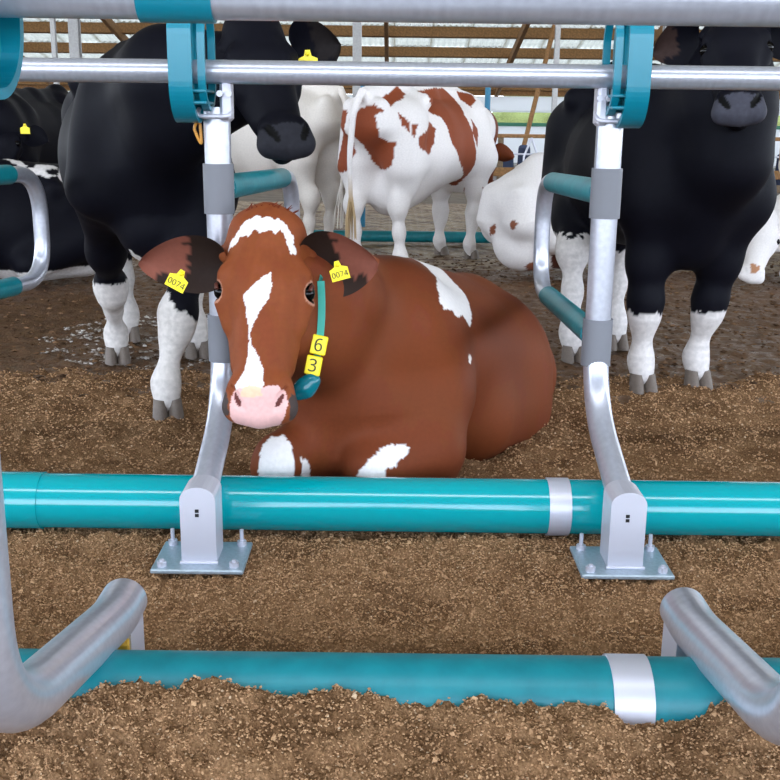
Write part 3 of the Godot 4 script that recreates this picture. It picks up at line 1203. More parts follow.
# ------------------------------------------------------------------ the resting red cow
func build_resting_cow() -> void:
	var base := Vector3(.1, 0, -3.4)
	var t := thing("cow", "red-brown cow with a white blaze lying behind the glossy teal pipe", "cow", base)
	# head
	var poll := at(264, 201, -2.80)
	var nose := at(257, 426, -2.60)
	var upv := (poll - nose).normalized()
	var H := look(poll - upv * .045, upv, Vector3(.015, 0, 1), 1.045)
	var hf := head_field(H)
	# body
	var f := Field.new()
	f.K = .09
	f.add(at(390, 352, -3.42), at(468, 366, -4.0), .285, .312)
	f.add(at(468, 366, -4.0), at(498, 374, -4.24), .290, .240)
	f.add(at(398, 284, -3.52), at(462, 306, -4.05), .085, .09)
	f.add(at(462, 306, -4.05), at(500, 345, -4.30), .10, .10)
	f.add(at(395, 300, -3.35), at(420, 385, -3.22), .12, .17)          # left shoulder blade
	f.add(at(345, 320, -3.30), at(350, 390, -3.18), .14, .17)
	f.add(at(372, 400, -3.16), at(372, 440, -3.16), .17, .14)          # brisket
	f.add(at(320, 410, -3.12), at(325, 455, -3.12), .10, .08)
	f.add(at(425, 405, -3.18), at(428, 445, -3.10), .12, .105)         # left upper arm
	f.add(at(428, 452, -3.08), at(372, 468, -2.99), .085, .058)        # left forearm, knee forward
	f.add(at(372, 470, -2.99), at(430, 476, -3.12), .055, .05)
	f.add(at(322, 440, -3.14), at(282, 455, -2.99), .085, .050)        # right forearm
	f.add(at(279, 458, -2.985), at(274, 470, -3.00), .052, .048)
	f.add(at(276, 470, -2.99), at(310, 474, -3.15), .045, .045)
	f.add(at(465, 415, -3.62), at(508, 412, -4.0), .18, .16)          # flank and thigh on the ground
	f.add(at(360, 318, -3.32), at(322, 296, -3.02), .185, .145)        # neck
	f.add(at(322, 296, -3.02), at(285, 280, -2.90), .145, .105)
	f.add(at(345, 372, -3.16), at(315, 345, -2.98), .13, .095)         # dewlap
	f.add(at(315, 345, -2.98), at(290, 335, -2.86), .095, .075)
	var wh := WHITE
	var marks := [
		mark(f, [[378, 249], [402, 250], [425, 252], [440, 262], [452, 280], [466, 296], [472, 318], [470, 327], [463, 315], [458, 318], [452, 310], [444, 309], [440, 302], [437, 286], [428, 268], [412, 258], [395, 254]], wh, .16, .004),
		mark(f, [[357, 474], [366, 462], [380, 450], [388, 445], [402, 444], [411, 448], [405, 457], [398, 461], [397, 466], [386, 470], [385, 482], [357, 484]], wh, .12, .004),
		mark(f, [[258, 470], [262, 446], [270, 437], [284, 435], [292, 446], [295, 470], [290, 490], [262, 490]], wh, .13, .003),
		mark(f, [[301, 458], [307, 460], [310, 468], [310, 480], [300, 480]], wh, .1, .003),
		mark(f, [[469, 354], [472, 356], [471, 364], [469, 362]], wh, .1, .001)]
	var hm := [
		mark(hf, [[228, 250], [233, 238], [240, 227], [249, 219], [257, 214], [262, 219], [266, 216], [274, 220], [279, 218], [286, 224], [292, 236], [296, 252], [292, 255], [288, 244], [284, 232], [279, 230], [276, 234], [270, 229], [262, 233], [256, 229], [250, 235], [240, 238], [234, 246]], wh, .16, .010),
		mark(hf, [[243, 296], [252, 286], [262, 277], [270, 272], [272, 284], [269, 298], [263, 306], [258, 314], [253, 325], [250, 333], [252, 345], [258, 356], [263, 368], [264, 392], [256, 396], [238, 396], [235, 386], [243, 372], [248, 355], [249, 340], [248, 325], [246, 312]], wh, .12, .0035),
		mark(hf, [[231, 398], [238, 388], [262, 388], [266, 386], [278, 386], [286, 392], [288, 404], [284, 418], [276, 432], [240, 432], [230, 416]], PINK, .12, .002),
		mark(hf, [[241, 389], [250, 385], [262, 388], [262, 396], [250, 398], [240, 396]], Color(.80, .56, .38), .12, .004)]
	var Hi := H.affine_inverse()
	var b := Buf.new()
	f.grow(b, .0085, func(p: Vector3, _n: Vector3) -> Color:
		var c := RED
		var s := nz.get_noise_3d(p.x * .12, p.y * .05, p.z * .12)
		c = c.lerp(Color(.180, .046, .017), clampf(s * .8 + .3, 0, 1))
		return paint_marks(p, c, marks))
	hf.grow(b, .0038, func(p: Vector3, _n: Vector3) -> Color:
		var q := Hi * p
		var s := nz.get_noise_3d(p.x * .3, p.y * .12, p.z * .3)
		var c := Color(.20, .050, .017).lerp(Color(.255, .070, .024), clampf(s + .4, 0, 1))
		c = paint_marks(p, c, hm)
		var jag := nz.get_noise_3dv(p) * .012
		if q.y < -.44 + jag and (absf(q.x) > .078 + jag or q.z < -.086 + jag):
			c = Color(.06, .045, .042)
		for sg in [1.0, -1.0]:
			if Geometry3D.get_closest_point_to_segment(q, Vector3(.042 * sg, -.482, -.008), Vector3(.066 * sg, -.438, -.016)).distance_to(q) < .0085:
				c = Color(.12, .035, .030)
			var ed := (q - Vector3(.1235 * sg, -.176, -.076)).length()
			if ed < .027: c = Color(.045, .020, .014)
			elif ed < .033: c = Color(.42, .20, .13)
		return c)
	# tuft of hair on the poll
	for k in 110:
		var a := rng.randf_range(-1.0, 1.0)
		var p0 := H * Vector3(a * absf(a) * .06, .043 - absf(a) * .012, -.10 + rng.randf_range(-.03, .04))
		var p1 := p0 + H.basis * Vector3(rng.randf_range(-.015, .03), rng.randf_range(.008, .022), rng.randf_range(-.005, .02))
		var first := b.v.size()
		tube(b, [p0 - upv * .01, p0.lerp(p1, .5), p1], .0035, 5, .0006, false)
		for j in range(first, b.v.size()):
			b.c[j] = Color(.17, .035, .014)
	# ears, opening towards the front
	var inner := Color(.25, .085, .055)
	var outer := Color(.22, .055, .022)
	var hair := Color(.030, .016, .012)
	var eR := at(226, 268, -2.84)       # image left
	var tR := at(138, 256, -2.84)
	var xr := (tR - eR).normalized()
	var zr := (Vector3(-.05, -.30, 1) - xr * xr.dot(Vector3(-.05, -.30, 1))).normalized()
	ear(b, Transform3D(Basis(xr, zr.cross(xr) * -1.0, zr), eR), eR.distance_to(tR), .135, inner, outer, hair)
	var eL := at(303, 268, -2.85)
	var tL := at(377, 257, -2.82)
	var xl := (tL - eL).normalized()
	var zl := (Vector3(.10, -.30, 1) - xl * xl.dot(Vector3(.10, -.30, 1))).normalized()
	ear(b, Transform3D(Basis(xl, zl.cross(xl), zl), eL), eL.distance_to(tL), .158, inner, outer, hair)
	b.shift(-base)
	part("body", b.mesh(), M.coat, t)
	for sg in [1.0, -1.0]:
		var e := part("eye", ball(.0225, 24), M.eye, t, H * Vector3(.1085 * sg, -.176, -.081) - base)
		e.set_meta("label", "dark glossy eye")
		# lids
		var lid := Buf.new()
		var arc := []
		for k in 11:
			var a := PI * k / 10.0
			arc.append(H * Vector3((.119 + .004 * sin(a)) * sg, -.174 + sin(a) * .0165, -.078 + cos(a) * .026) - base)
		tube(lid, arc, .0055, 8)
		part("eyelid", lid.mesh(), M.lid, t)
	flag_tag(t, at(178, 280, -2.80) - base, (at(190, 285, -2.80) - at(166, 272, -2.80)).normalized(), Z3.cross((at(190, 285, -2.80) - at(166, 272, -2.80)).normalized()), .054, "0074")
	flag_tag(t, at(339, 271, -2.80) - base, (at(352, 269, -2.87) - at(330, 275, -2.87)).normalized(), Z3.cross((at(352, 269, -2.87) - at(330, 275, -2.87)).normalized()), .050, "0074")

	# collar with number plates and a hanging transponder
	var cb := at(315, 330, -2.83)
	var ct := thing("cow_collar", "green strap collar with yellow numbers 6 and 3 on the red cow", "collar", cb)
	var strap := Buf.new()
	var sp := []
	for e in [[321, 281], [322, 305], [321, 330], [318, 352], [313, 374], [306, 386], [296, 392]]:
		var d := ray(e[0], e[1]).normalized()
		sp.append(f.hit(EYE, d) - d * .012)
	var front: Vector3 = sp[3]
	sp += [at(284, 392, -2.90), at(268, 378, -2.98), at(258, 340, -3.05), at(262, 300, -3.08), at(285, 262, -3.08), at(305, 255, -3.0), sp[0]]
	band(strap, sp, cb, Vector3(-.30, 0, 1), .020, .004)
	part("strap", strap.mesh(), M.strap, ct)
	for e in [[at(319, 345, front.z + .012), "6"], [at(313.5, 365.5, front.z + .030), "3"]]:
		var up2 := (at(321, 335, -2.832) - at(313, 375, -2.812)).normalized()
		var rt := (Vector3(1, 0, .25) - up2 * up2.dot(Vector3(1, 0, .25))).normalized()
		var nb := Buf.new()
		box(nb, Vector3.ZERO, Vector3(.044, .053, .012), .003, Basis(rt, up2, rt.cross(up2)))
		var np := part("number_plate", nb.mesh(), M.tag, ct, e[0] - cb)
		words_on(np, e[1], rt.cross(up2) * .0062, rt, up2, .036, "numeral")
	var tr := Field.new()
	tr.K = .02
	var tz := front.z + .03
	tr.add(at(312, 381, tz), at(305, 388, tz), .024, .026)
	tr.add(at(305, 388, tz), at(298, 393, tz), .026, .020)
	var tb := Buf.new()
	tr.grow(tb, .005, func(_p: Vector3, _n: Vector3) -> Color: return Color.WHITE)
	tb.shift(-cb)
	part("transponder", tb.mesh(), M.blue_plastic, ct).set_meta("label", "blue-green plastic transponder")

# flat strap along a path; wide faces the direction face
func band(b: Buf, pts: Array, o: Vector3, face: Vector3, wide: float, thick: float) -> void:
	var path := rounded(pts, .03, 3)
	var n := path.size()
	var rows := []
	for k in n:
		var t: Vector3 = (path[min(k + 1, n - 1)] - path[max(k - 1, 0)]).normalized()
		var s := t.cross(face).normalized()
		var m := s.cross(t).normalized()
		var p: Vector3 = path[k] - o
		rows.append([p - s * wide * .5 + m * thick * .5, p + s * wide * .5 + m * thick * .5, p + s * wide * .5 - m * thick * .5, p - s * wide * .5 - m * thick * .5])
	for k in n - 1:
		for j in 4:
			b.quad(rows[k][j], rows[k][(j + 1) % 4], rows[k + 1][(j + 1) % 4], rows[k + 1][j])

# ------------------------------------------------------------------ standing and lying cows behind
func frame_of(o: Vector3, h: Vector3, s := 1.0) -> Transform3D:
	var z := h.normalized()
	return Transform3D(Basis(Y3.cross(z) * s, Y3 * s, z * s), o)

func add_hooves(t: Node3D, feet: Array, h: Vector3, base: Vector3, s := 1.0) -> void:
	var hm := hoof_mesh(s)
	for p in feet:
		var o := part("hoof", hm, M.hoof, t, p - base + Vector3(0, -.004, 0))
		o.rotation.y = atan2(h.x, h.z)

func add_eyes(t: Node3D, H: Transform3D, base: Vector3) -> void:
	for sg in [1.0, -1.0]:
		part("eye", ball(.0235 * H.basis.x.length(), 16), M.eye, t, H * Vector3(.1085 * sg, -.176, -.081) - base)

func build_black_cows() -> void:
	# ---- the one turning its head
	var base := Vector3(-1.15, 0, -4.9)
	var t := thing("cow", "black cow with white lower legs turning its head beside the red cow", "cow", base)
	var h := Vector3(.28, 0, .96).normalized()
	var T := frame_of(Vector3(-1.14, 0, -4.90), h, 1.04)
	var f := Field.new()
	f.K = .10
	trunk(f, T, 1.04)
	var fl := ground(168, 416)
	var fr := Vector3(-1.325, 0, -4.98)
	var hr := Vector3(-1.40, 0, -5.50)
	var hl := Vector3(-.965, 0, -5.13)
	front_leg(f, T * Vector3(.20, .76, .58), fl, h)
	front_leg(f, T * Vector3(-.20, .76, .40), fr, h)
	hind_leg(f, T * Vector3(.19, .80, -.62), hl, h)
	hind_leg(f, T * Vector3(-.19, .80, -.70), hr, h)
	var poll := at(256, -2, -4.02)
	var nose := at(296, 152, -3.70)
	var up := (poll - nose).normalized()
	var H := look(poll - up * .04, up, Vector3(.36, .35, .82), 1.12)
	f.chain([T * Vector3(0, 1.16, .50), T * Vector3(.06, 1.22, .78), H * Vector3(0, -.08, -.20)], [.24, .19, .13], X3, .9)
	f.chain([T * Vector3(0, .92, .62), T * Vector3(.06, 1.06, .80), H * Vector3(0, -.16, -.22)], [.15, .12, .09])
	var hf := head_field(H)
	var b := Buf.new()
	f.grow(b, .0125, func(p: Vector3, _n: Vector3) -> Color:
		var e := nz.get_noise_3dv(p * .6) * .03
		var edge := .485 if p.z > -4.6 and p.x > -1.06 else .41
		if p.z > -4.6 and p.x > -1.06:
			edge += (p.x + .90) * -.9
		return CREAM.lerp(WHITE, .6) if p.y + e < edge else BLACK)
	var Hi := H.affine_inverse()
	hf.grow(b, .0075, func(p: Vector3, _n: Vector3) -> Color:
		var q := Hi * p
		return nose_tone(q, Color(.030, .030, .038)))
	var eo := at(292, 52, -4.12)
	var et := at(339, 40, -4.12)
	var ex := (et - eo).normalized()
	var ez := (Vector3(.1, -.15, 1) - ex * ex.dot(Vector3(.1, -.15, 1))).normalized()
	ear(b, Transform3D(Basis(ex, ez.cross(ex), ez), eo), eo.distance_to(et) * 1.02, .175, Color(.02, .017, .018), BLACK, BLACK)
	var eo2 := H * Vector3(-.11, -.06, -.13)
	var ex2 := (H.basis * Vector3(-1, -.1, -.35)).normalized()
	ear(b, Transform3D(Basis(ex2, H.basis.z.cross(ex2).normalized() * -1.0, ex2.cross(H.basis.z.cross(ex2)).normalized()), eo2), .20, .15, BLACK, BLACK, BLACK)
	b.shift(-base)
	part("body", b.mesh(), M.coat_dark, t)
	add_eyes(t, H, base)
	add_hooves(t, [fl, fr, hl, hr], h, base)
	flag_tag(t, at(308, 61, -4.05) - base, Vector3(1, .05, 0).normalized(), Vector3(-.05, 1, 0).normalized(), .072, "")

	# ---- the one facing the camera on the other side
	base = Vector3(1.2, 0, -5.1)
	t = thing("cow", "black cow with white lower legs standing behind the divider by the red rump", "cow", base)
	h = Vector3(.09, 0, .99).normalized()
	T = frame_of(Vector3(1.235, 0, -5.12), h, 1.0)
	f = Field.new()
	f.K = .10
	trunk(f, T, .93)
	fl = ground(697, 385)
	fr = ground(642, 389)
	hl = Vector3(1.195, 0, -5.46)
	hr = Vector3(.915, 0, -5.14)
	front_leg(f, T * Vector3(.19, .76, .56), fl, h)
	front_leg(f, T * Vector3(-.19, .76, .56), fr, h)
	hind_leg(f, T * Vector3(.17, .80, -.62), hl, h)
	hind_leg(f, T * Vector3(-.21, .80, -.58), hr, h)
	poll = at(737, -12, -4.34)
	nose = at(741, 121, -3.98)
	up = (poll - nose).normalized()
	H = look(poll - up * .04, up, Vector3(-.25, .4, 1), 1.05)
	f.chain([T * Vector3(0, 1.12, .50), T * Vector3(.04, 1.22, .72), H * Vector3(0, -.08, -.20)], [.26, .20, .14], X3, .9)
	f.chain([T * Vector3(0, .86, .66), T * Vector3(.05, 1.00, .80), H * Vector3(0, -.18, -.20)], [.16, .14, .10])
	for sg in [-1.0, 1.0]:
		f.add(T * Vector3(.20 * sg, 1.12, .42), T * Vector3(.21 * sg, .88, .54), .12, .12)
	hf = head_field(H)
	b = Buf.new()
	f.grow(b, .0125, func(p: Vector3, _n: Vector3) -> Color:
		var e := nz.get_noise_3dv(p * .6) * .04
		var edge := .345
		if p.z < -5.0:
			edge = .50 if p.x > 1.05 else .60
		return WHITE if p.y + e < edge else BLACK)
	Hi = H.affine_inverse()
	hf.grow(b, .0075, func(p: Vector3, _n: Vector3) -> Color:
		var q := Hi * p
		return nose_tone(q, Color(.070, .070, .090)))
	for sg in [1.0, -1.0]:
		var er := H * Vector3(.12 * sg, -.06, -.13)
		var xr := (H.basis * Vector3(sg, -.22, -.1)).normalized()
		var zr: Vector3 = (Vector3(0, -.3, 1) - xr * xr.dot(Vector3(0, -.3, 1))).normalized()
		ear(b, Transform3D(Basis(xr, zr.cross(xr) * sg, zr), er), .20, .15, Color(.05, .028, .026), BLACK, BLACK)
	b.shift(-base)
	part("body", b.mesh(), M.coat_dark, t)
	add_eyes(t, H, base)
	add_hooves(t, [fl, fr, hl, hr], h, base)

# bare nose pad and the dark insides of the nostrils, in the head's frame
func nose_tone(q: Vector3, pad: Color) -> Color:
	for sg in [1.0, -1.0]:
		if Geometry3D.get_closest_point_to_segment(q, Vector3(.042 * sg, -.482, -.008), Vector3(.066 * sg, -.438, -.016)).distance_to(q) < .0125:
			return Color(.004, .004, .004)
	if q.y < -.435 + nz.get_noise_3dv(q) * .01 and q.z > -.085:
		return pad
	return BLACK

func crop4(a: Array) -> Array:
	var out := []
	for p in a:
		out.append([250.0 + p[0] / 3.12, 80.0 + p[1] / 3.12])
	return out

func tail_hair(b: Buf, p0: Vector3, p1: Vector3, spread: float, n: int, col: Color) -> void:
	for k in n:
		var d := Vector3(rng.randf_range(-1, 1), rng.randf_range(-.3, .3), rng.randf_range(-1, 1)) * spread
		var first := b.v.size()
		tube(b, [p0 + d * .15, p0.lerp(p1, .5) + d * .8, p1 + d], .008, 5, .002, false)
		for j in range(first, b.v.size()):
			b.c[j] = col

func standing(label: String, o: Vector3, h: Vector3, s: float, cell: float, paint: Callable, head_at, head_face: Vector3, extra = null, marks_of = null) -> Node3D:
	var t := thing("cow", label, "cow", Vector3(o.x, 0, o.z))
	h = h.normalized()
	var T := frame_of(o, h, s)
	var f := Field.new()
	f.K = .09
	trunk(f, T)
	var feet := [T * Vector3(.17, 0, .58), T * Vector3(-.17, 0, .48), T * Vector3(.17, 0, -.78), T * Vector3(-.17, 0, -.70)]
	front_leg(f, T * Vector3(.19, .76, .56), feet[0], h)
	front_leg(f, T * Vector3(-.19, .76, .56), feet[1], h)
	hind_leg(f, T * Vector3(.18, .80, -.66), feet[2], h)
	hind_leg(f, T * Vector3(-.18, .80, -.66), feet[3], h)
	var poll: Vector3 = head_at if head_at != null else T * Vector3(0, 1.35, 1.15)
	var H := look(poll, (Y3 * .8 - head_face.normalized() * .5), head_face, s)
	f.chain([T * Vector3(0, 1.14, .50), (T * Vector3(0, 1.2, .75)).lerp(H * Vector3(0, -.08, -.18), .4), H * Vector3(0, -.08, -.18)], [.24, .19, .13])
	f.chain([T * Vector3(0, .90, .62), H * Vector3(0, -.18, -.20)], [.15, .09])
	if extra != null:
		extra.call(f, T)
	var marks := []
	if marks_of != null:
		marks = marks_of.call(f)
	var hf := head_field(H)
	var b := Buf.new()
	var full := func(p: Vector3, n: Vector3) -> Color: return paint_marks(p, paint.call(p, T), marks)
	f.grow(b, cell, full)
	hf.grow(b, cell * .7, func(p: Vector3, n: Vector3) -> Color: return paint.call(p, T))
	var ec: Color = paint.call(H * Vector3(0, -.05, -.1), T)
	for sg in [1.0, -1.0]:
		var er := H * Vector3(.12 * sg, -.06, -.13)
		var xr := (H.basis * Vector3(sg, -.15, -.1)).normalized()
		var zr := (H.basis.z - xr * xr.dot(H.basis.z)).normalized()
		ear(b, Transform3D(Basis(xr, zr.cross(xr) * sg, zr), er), .20, .14, ec, ec, ec)
	# tail
	var tb := [T * Vector3(0, 1.33, -1.02), T * Vector3(.02, 1.20, -1.11), T * Vector3(.05, .85, -1.12), T * Vector3(.06, .55, -1.08)]
	var first := b.v.size()
	tube(b, rounded(tb, .1, 6), .030, 10, .016)
	for j in range(first, b.v.size()):
		b.c[j] = paint.call(b.v[j], T)
	tail_hair(b, tb[3] + Y3 * .05, T * Vector3(.07, .28, -1.06), .045, 26, paint.call(tb[3], T))
	b.shift(-t.position)
	part("body", b.mesh(), M.coat if ec.r > .05 else M.coat_dark, t)
	add_eyes(t, H, t.position)
	add_hooves(t, feet, h, t.position, s)
	return t

# cow lying on its chest: frame z forward
func lying(label: String, o: Vector3, h: Vector3, s: float, cell: float, paint: Callable, poll: Vector3, face: Vector3, face_up: Vector3, marks_of = null) -> Node3D:
	var t := thing("cow", label, "cow", Vector3(o.x, 0, o.z))
	var T := frame_of(o, h, s)
	var f := Field.new()
	f.K = .10
	f.add(T * Vector3(0, .42, .42), T * Vector3(.0, .42, -.35), .31, .36)
	f.add(T * Vector3(0, .42, -.35), T * Vector3(.03, .44, -.72), .34, .26)
	f.add(T * Vector3(0, .74, .38), T * Vector3(0, .76, -.3), .07, .08)
	f.chain([T * Vector3(0, .76, -.3), T * Vector3(0, .71, -.66), T * Vector3(0, .52, -.94)], [.08, .09, .07])
	f.add(T * Vector3(0, .56, -.5), T * Vector3(0, .50, -.82), .25, .22)
	f.add(T * Vector3(0, .28, -.40), T * Vector3(0, .25, -.78), .27, .22)
	for sg in [-1.0, 1.0]:
		f.add(T * Vector3(.12 * sg, .74, -.55), T * Vector3(.25 * sg, .68, -.58), .06, .055)
		f.add(T * Vector3(.13 * sg, .55, -.95), T * Vector3(.14 * sg, .40, -.92), .06, .12)
		f.add(T * Vector3(.26 * sg, .34, -.72), T * Vector3(.34 * sg, .18, -.38), .17, .11)
		f.add(T * Vector3(.17 * sg, .50, .52), T * Vector3(.21 * sg, .22, .58), .13, .12)
		f.add(T * Vector3(.21 * sg, .14, .58), T * Vector3(.18 * sg, .10, .90), .085, .06)
		f.add(T * Vector3(.18 * sg, .08, .90), T * Vector3(.20 * sg, .07, .60), .055, .045)
	var H := look(poll, face_up, face, s)
	f.chain([T * Vector3(0, .55, .55), (T * Vector3(0, .62, .80)).lerp(H * Vector3(0, -.08, -.18), .5), H * Vector3(0, -.08, -.18)], [.22, .17, .12])
	f.add(T * Vector3(0, .40, .68), H * Vector3(0, -.16, -.2), .14, .09)
	var marks := []
	if marks_of != null:
		marks = marks_of.call(f)
	var b := Buf.new()
	f.grow(b, cell, func(p: Vector3, n: Vector3) -> Color: return paint_marks(p, paint.call(p, T), marks))
	head_field(H).grow(b, cell * .7, func(p: Vector3, n: Vector3) -> Color: return paint.call(p, T))
	var ec: Color = paint.call(H * Vector3(0, -.05, -.1), T)
	for sg in [1.0, -1.0]:
		var er := H * Vector3(.12 * sg, -.06, -.13)
		var xr := (H.basis * Vector3(sg, -.15, -.1)).normalized()
		var zr := (H.basis.z - xr * xr.dot(H.basis.z)).normalized()
		ear(b, Transform3D(Basis(xr, zr.cross(xr) * sg, zr), er), .20, .14, ec, ec, ec)
	b.shift(-t.position)
	part("body", b.mesh(), M.coat if ec.r > .05 else M.coat_dark, t)
	add_eyes(t, H, t.position)
	return t

func build_back_cows() -> void:
	# white and red cow seen from behind
	standing("white cow with red patches standing across the alley, rump turned this way", Vector3(.30, 0, -8.90), Vector3(.50, 0, -.866), 1.03, .016,
		func(p: Vector3, T: Transform3D) -> Color:
			var q := T.affine_inverse() * p
			if q.z > .85: return RED
			if q.z < -.95 and q.y < .75: return Color(.50, .36, .20)
			return WHITE,
		Vector3(.84, 1.02, -10.0), Vector3(.3, -.4, -.9),
		func(f: Field, T: Transform3D) -> void:
			f.add(T * Vector3(0, .66, -.40), T * Vector3(0, .60, -.60), .20, .19),
		func(f: Field) -> Array:
			var red := Color(.25, .062, .024)
			return [
				mark(f, crop4([[525, 35], [560, 26], [600, 24], [640, 60], [670, 110], [700, 190], [702, 260], [680, 330], [650, 370], [615, 385], [640, 320], [652, 250], [630, 200], [600, 120], [560, 70]]), red, .26, .007),
				mark(f, crop4([[310, 120], [345, 90], [390, 74], [425, 95], [390, 110], [400, 150], [405, 180], [430, 190], [455, 195], [440, 270], [410, 280], [380, 250], [350, 200], [320, 170]]), red, .4, .007),
				mark(f, crop4([[525, 180], [560, 130], [580, 150], [560, 235], [530, 215]]), red, .3, .007),
				mark(f, crop4([[460, 100], [495, 130], [500, 165], [475, 145]]), red, .3, .01),
				mark(f, crop4([[505, 135], [525, 140], [515, 180], [503, 170]]), red, .3, .01),
				mark(f, crop4([[645, 34], [690, 44], [705, 64], [690, 85], [655, 60]]), red, .4, .007),
				mark(f, crop4([[690, 120], [712, 160], [708, 210], [695, 165]]), red, .4, .01),
				mark(f, crop4([[280, 90], [305, 95], [310, 180], [305, 285], [275, 290], [285, 200]]), red, .4, .007)])
	# cream cow next to it
	standing("cream white cow standing between the black head and the red-patched cow", Vector3(-1.30, 0, -9.50), Vector3(-.80, 0, -.60), 1.06, .018,
		func(_p: Vector3, _T: Transform3D) -> Color: return CREAM,
		null, Vector3(-.8, -.2, -.4))
	# far black cow at the left
	standing("black cow with a yellow ear tag and lowered head far behind", Vector3(-3.05, 0, -9.0), Vector3(-.12, 0, .99), .98, .02,
		func(p: Vector3, T: Transform3D) -> Color:
			var q := T.affine_inverse() * p
			return WHITE if p.y < .25 + nz.get_noise_3dv(p) * .04 else BLACK,
		at(4, 118, -8.2), Vector3(-.2, -.1, 1))
	var far: Node3D = get_node("cow_005")
	flag_tag(far, at(25, 129, -8.0) - far.position, X3, Y3, .07, "")
	# standing cow at the right edge
	standing("pale cow with brown cheeks standing beyond the lying white cow", Vector3(4.33, 0, -11.0), Vector3(.35, 0, -.94), 1.0, .022,
		func(p: Vector3, _T: Transform3D) -> Color: return CREAM if nz.get_noise_3dv(p * .1) < .25 else Color(.30, .13, .06),
		null, Vector3(.3, -.2, -.9))
	# lying cows of the row across the alley
	lying("white cow with brown spots lying with its back turned near the black cow", Vector3(1.70, 0, -8.45), Vector3(.80, 0, -.60), 1.16, .016,
		func(_p: Vector3, _T: Transform3D) -> Color: return WHITE,
		Vector3(2.75, .78, -9.0), Vector3(.7, -.3, .5), Vector3(0, 1, .1),
		func(f: Field) -> Array:
			var red := Color(.24, .085, .045)
			return [
				mark(f, [[511, 221], [516, 219], [518, 226], [513, 231], [509, 227]], red, .2, .02),
				mark(f, [[526, 265], [534, 261], [540, 268], [538, 275], [527, 275]], red, .2, .02),
				mark(f, [[551, 258], [558, 253], [566, 256], [570, 268], [566, 272], [552, 268]], Color(.10, .035, .02), .2, .02),
				mark(f, [[490, 226], [496, 224], [496, 232], [490, 236]], red, .2, .01)])
	lying("white cow lying with its muzzle down on the bedding beyond the black cow", Vector3(3.62, 0, -8.45), Vector3(-.55, 0, .83), 1.0, .018,
		func(p: Vector3, _T: Transform3D) -> Color:
			var d := (p - at(756, 266, -7.42)).length()
			if d < .09 + nz.get_noise_3dv(p) * .03: return Color(.45, .22, .12)
			return WHITE,
		at(770, 212, -7.62), Vector3(-.25, .1, 1), Vector3(.30, 1, -.32))
	lying("black cow lying beyond the bent loop end of a stall divider", Vector3(-2.95, 0, -7.3), Vector3(-.80, 0, .35), 1.0, .018,
		func(p: Vector3, T: Transform3D) -> Color:
			var q := T.affine_inverse() * p
			if q.y > .70 and nz.get_noise_3d(p.x * .12, p.y * .12, p.z * .12) > .30: return WHITE
			return WHITE if q.y < .13 and q.z < 0.2 else BLACK,
		Vector3(-3.9, .75, -6.7), Vector3(-.3, -.2, 1), Vector3(0, 1, -.2))

# ------------------------------------------------------------------ barn furniture behind the cows
func block(called: String, label: String, category: String, c: Vector3, s: Vector3, m: Material, group := "") -> MeshInstance3D:
	var o := part(called, box_mesh(s, .01), m, self, c)
	o.name = numbered(called)
	o.set_meta("label", label)
	o.set_meta("category", category)
	if group != "":
		o.set_meta("group", group)
	return o

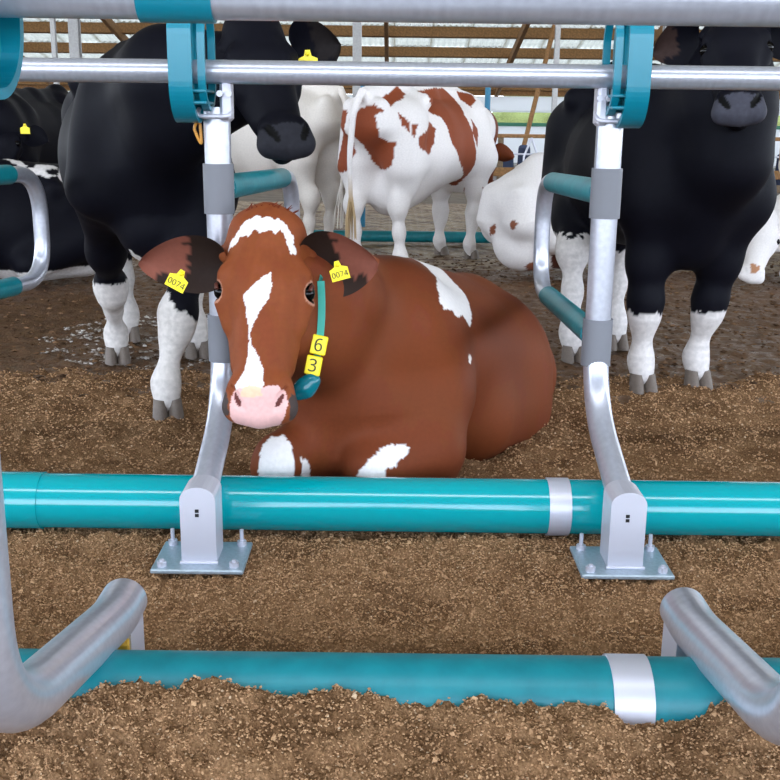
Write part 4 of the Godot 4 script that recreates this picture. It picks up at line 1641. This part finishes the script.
func build_background() -> void:
	pipe("brisket_pipe", "teal pipe on the ground under the red-patched white cow", Vector3(0, .06, -10.4), -6, 6, .055, M.teal_dusty, 0.0, Vector2.ZERO)
	# slim teal posts of the far stall row
	for e in [[363, "slim teal steel post behind the cream cow"], [487, "slim teal steel post behind the red-patched white cow"]]:
		var p := at(e[0], 120, -12.0)
		var t := thing("stall_post", e[1], "post", Vector3(p.x, 0, -12.0))
		var b := Buf.new()
		tube(b, [Vector3.ZERO, Vector3(0, 1.55, 0)], .032, 14)
		part("post_tube", b.mesh(), M.blue, t)
		var c := Buf.new()
		box(c, Vector3(0, 1.56, 0), Vector3(.08, .02, .08), .005)
		part("post_cap", c.mesh(), M.blue, t)
	# grey columns that carry the roof
	for e in [[78, -17.0, .15, "grey steel roof column above the back of the turning black cow"], [57, -24.0, .10, "thin grey steel roof column beyond the far black cow"], [357, -20.0, .16, "grey steel roof column beyond the cream cow"], [555, -24.0, .11, "grey steel roof column with a timber brace leaning to it"], [664, -18.0, .15, "grey steel roof column beside the facing black cow"]]:
		var p := at(e[0], 90, e[1])
		var t := thing("roof_column", e[3], "column", Vector3(p.x, -.06, e[1]))
		var top := roof_y(e[1]) + .06
		var b := Buf.new()
		var w: float = e[2]
		box(b, Vector3(0, top * .5, 0), Vector3(w * .25, top, w), .005)
		part("web", b.mesh(), M.column, t)
		for s in [-1.0, 1.0]:
			var c := Buf.new()
			box(c, Vector3(0, top * .5, s * w * .5), Vector3(w, top, w * .14), .005)
			part("flange", c.mesh(), M.column, t)
		var pl := Buf.new()
		box(pl, Vector3(0, .02, 0), Vector3(w * 2.2, .04, w * 2.2), .008)
		part("base_plate", pl.mesh(), M.column, t)
	# feed barrier
	var fz := -20.0
	var t := thing("feed_barrier", "timber and steel feed barrier with slanted bars beyond the lying white cow", "barrier", Vector3(0, 0, fz))
	var y_top := at(520, 136, fz).y
	var y_low := at(520, 172, fz).y
	part("top_rail", box_mesh(Vector3(30, .07, .10), .01), M.timber, t, Vector3(0, y_top, 0))
	part("kick_board", box_mesh(Vector3(30, .16, .08), .01), M.timber, t, Vector3(0, y_low, 0))
	part("kick_board", box_mesh(Vector3(30, .14, .08), .01), M.timber_grey, t, Vector3(0, .04, 0))
	var mid := Buf.new()
	tube(mid, [Vector3(-15, (y_top + y_low) * .5, .03), Vector3(15, (y_top + y_low) * .5, .03)], .018, 8)
	part("rail_tube", mid.mesh(), M.steel_plain, t)
	var post := box_mesh(Vector3(.10, y_top + .1, .12), .01)
	var barm := []
	for s in [-1.0, 1.0]:
		var bb := Buf.new()
		tube(bb, [Vector3(-.11 * s, y_top - .03, .04), Vector3(.02 * s, (y_top + y_low) * .5 - .05, .05), Vector3(.02 * s, y_low, .05)], .020, 8)
		barm.append(bb.mesh())
	for k in 25:
		var x := -12.0 + k
		part("post", post, M.timber_grey, t, Vector3(x, (y_top + .1) * .5 - .1, -.03))
		for j in 2:
			part("slant_bar", barm[j], M.steel_plain, t, Vector3(x + .45 + j * .22, 0, 0))
	# sacks leaning in a row behind the barrier
	for k in 40:
		var x := -4.0 + k * .31 + rng.randf_range(-.01, .01)
		var f := Field.new()
		f.K = .05
		var hh := rng.randf_range(.62, .80)
		f.add(Vector3(-.05, .10, 0), Vector3(-.05, hh, 0), .09, .07)
		f.add(Vector3(.06, .10, 0), Vector3(.05, hh, 0), .09, .065)
		var sb := Buf.new()
		f.grow(sb, .04, func(_p: Vector3, _n: Vector3) -> Color: return Color.WHITE)
		var o := part("feed_sack", sb.mesh(), [M.jean, M.jean, M.timber_grey, M.column][k % 4], self, Vector3(x, -.045, fz - .6))
		o.name = numbered("feed_sack")
		o.set_meta("label", "upright %s sack in a row behind the feed barrier" % ["dark blue", "dark blue", "brown", "grey"][k % 4])
		o.set_meta("category", "sack")
		o.set_meta("group", "sacks behind the feed barrier")
	# bushes outside the far wall
	var bush := Buf.new()
	var bn := FastNoiseLite.new()
	bn.seed = 4
	bn.frequency = 1.4
	var rows := 26
	var seg := 40
	for k in rows + 1:
		var a := PI * k / rows - PI / 2
		for j in seg + 1:
			var c := TAU * j / seg
			var d := Vector3(cos(a) * cos(c), sin(a), cos(a) * sin(c))
			var r := 1.0 + .28 * bn.get_noise_3dv(d * 2.0) + .22 * bn.get_noise_3dv(d * 7.0)
			bush.put(d * r * Vector3(1.5, 1.3, 1.1), d)
	for k in rows:
		for j in seg:
			var o := k * (seg + 1) + j
			bush.tri(o, o + 1, o + seg + 1); bush.tri(o + 1, o + seg + 2, o + seg + 1)
	var bmesh := bush.mesh()
	for k in 11:
		var o := part("bush", bmesh, M.leaf, self, Vector3(-21.0 + k * 4.4, 1.2, -38.5))
		o.name = numbered("bush")
		o.rotation.y = PI * (k % 2)
		o.scale = Vector3(1.22, 1.1 + .15 * sin(k * 2.1), 1.2)
		o.set_meta("label", "sunlit green bush outside the gap in the far wall")
		o.set_meta("category", "bush")
		o.set_meta("group", "bushes outside the far wall")
	structure("ground", box_mesh(Vector3(120, .2, 60), .01), M.meadow, Vector3(0, -.20, -66))
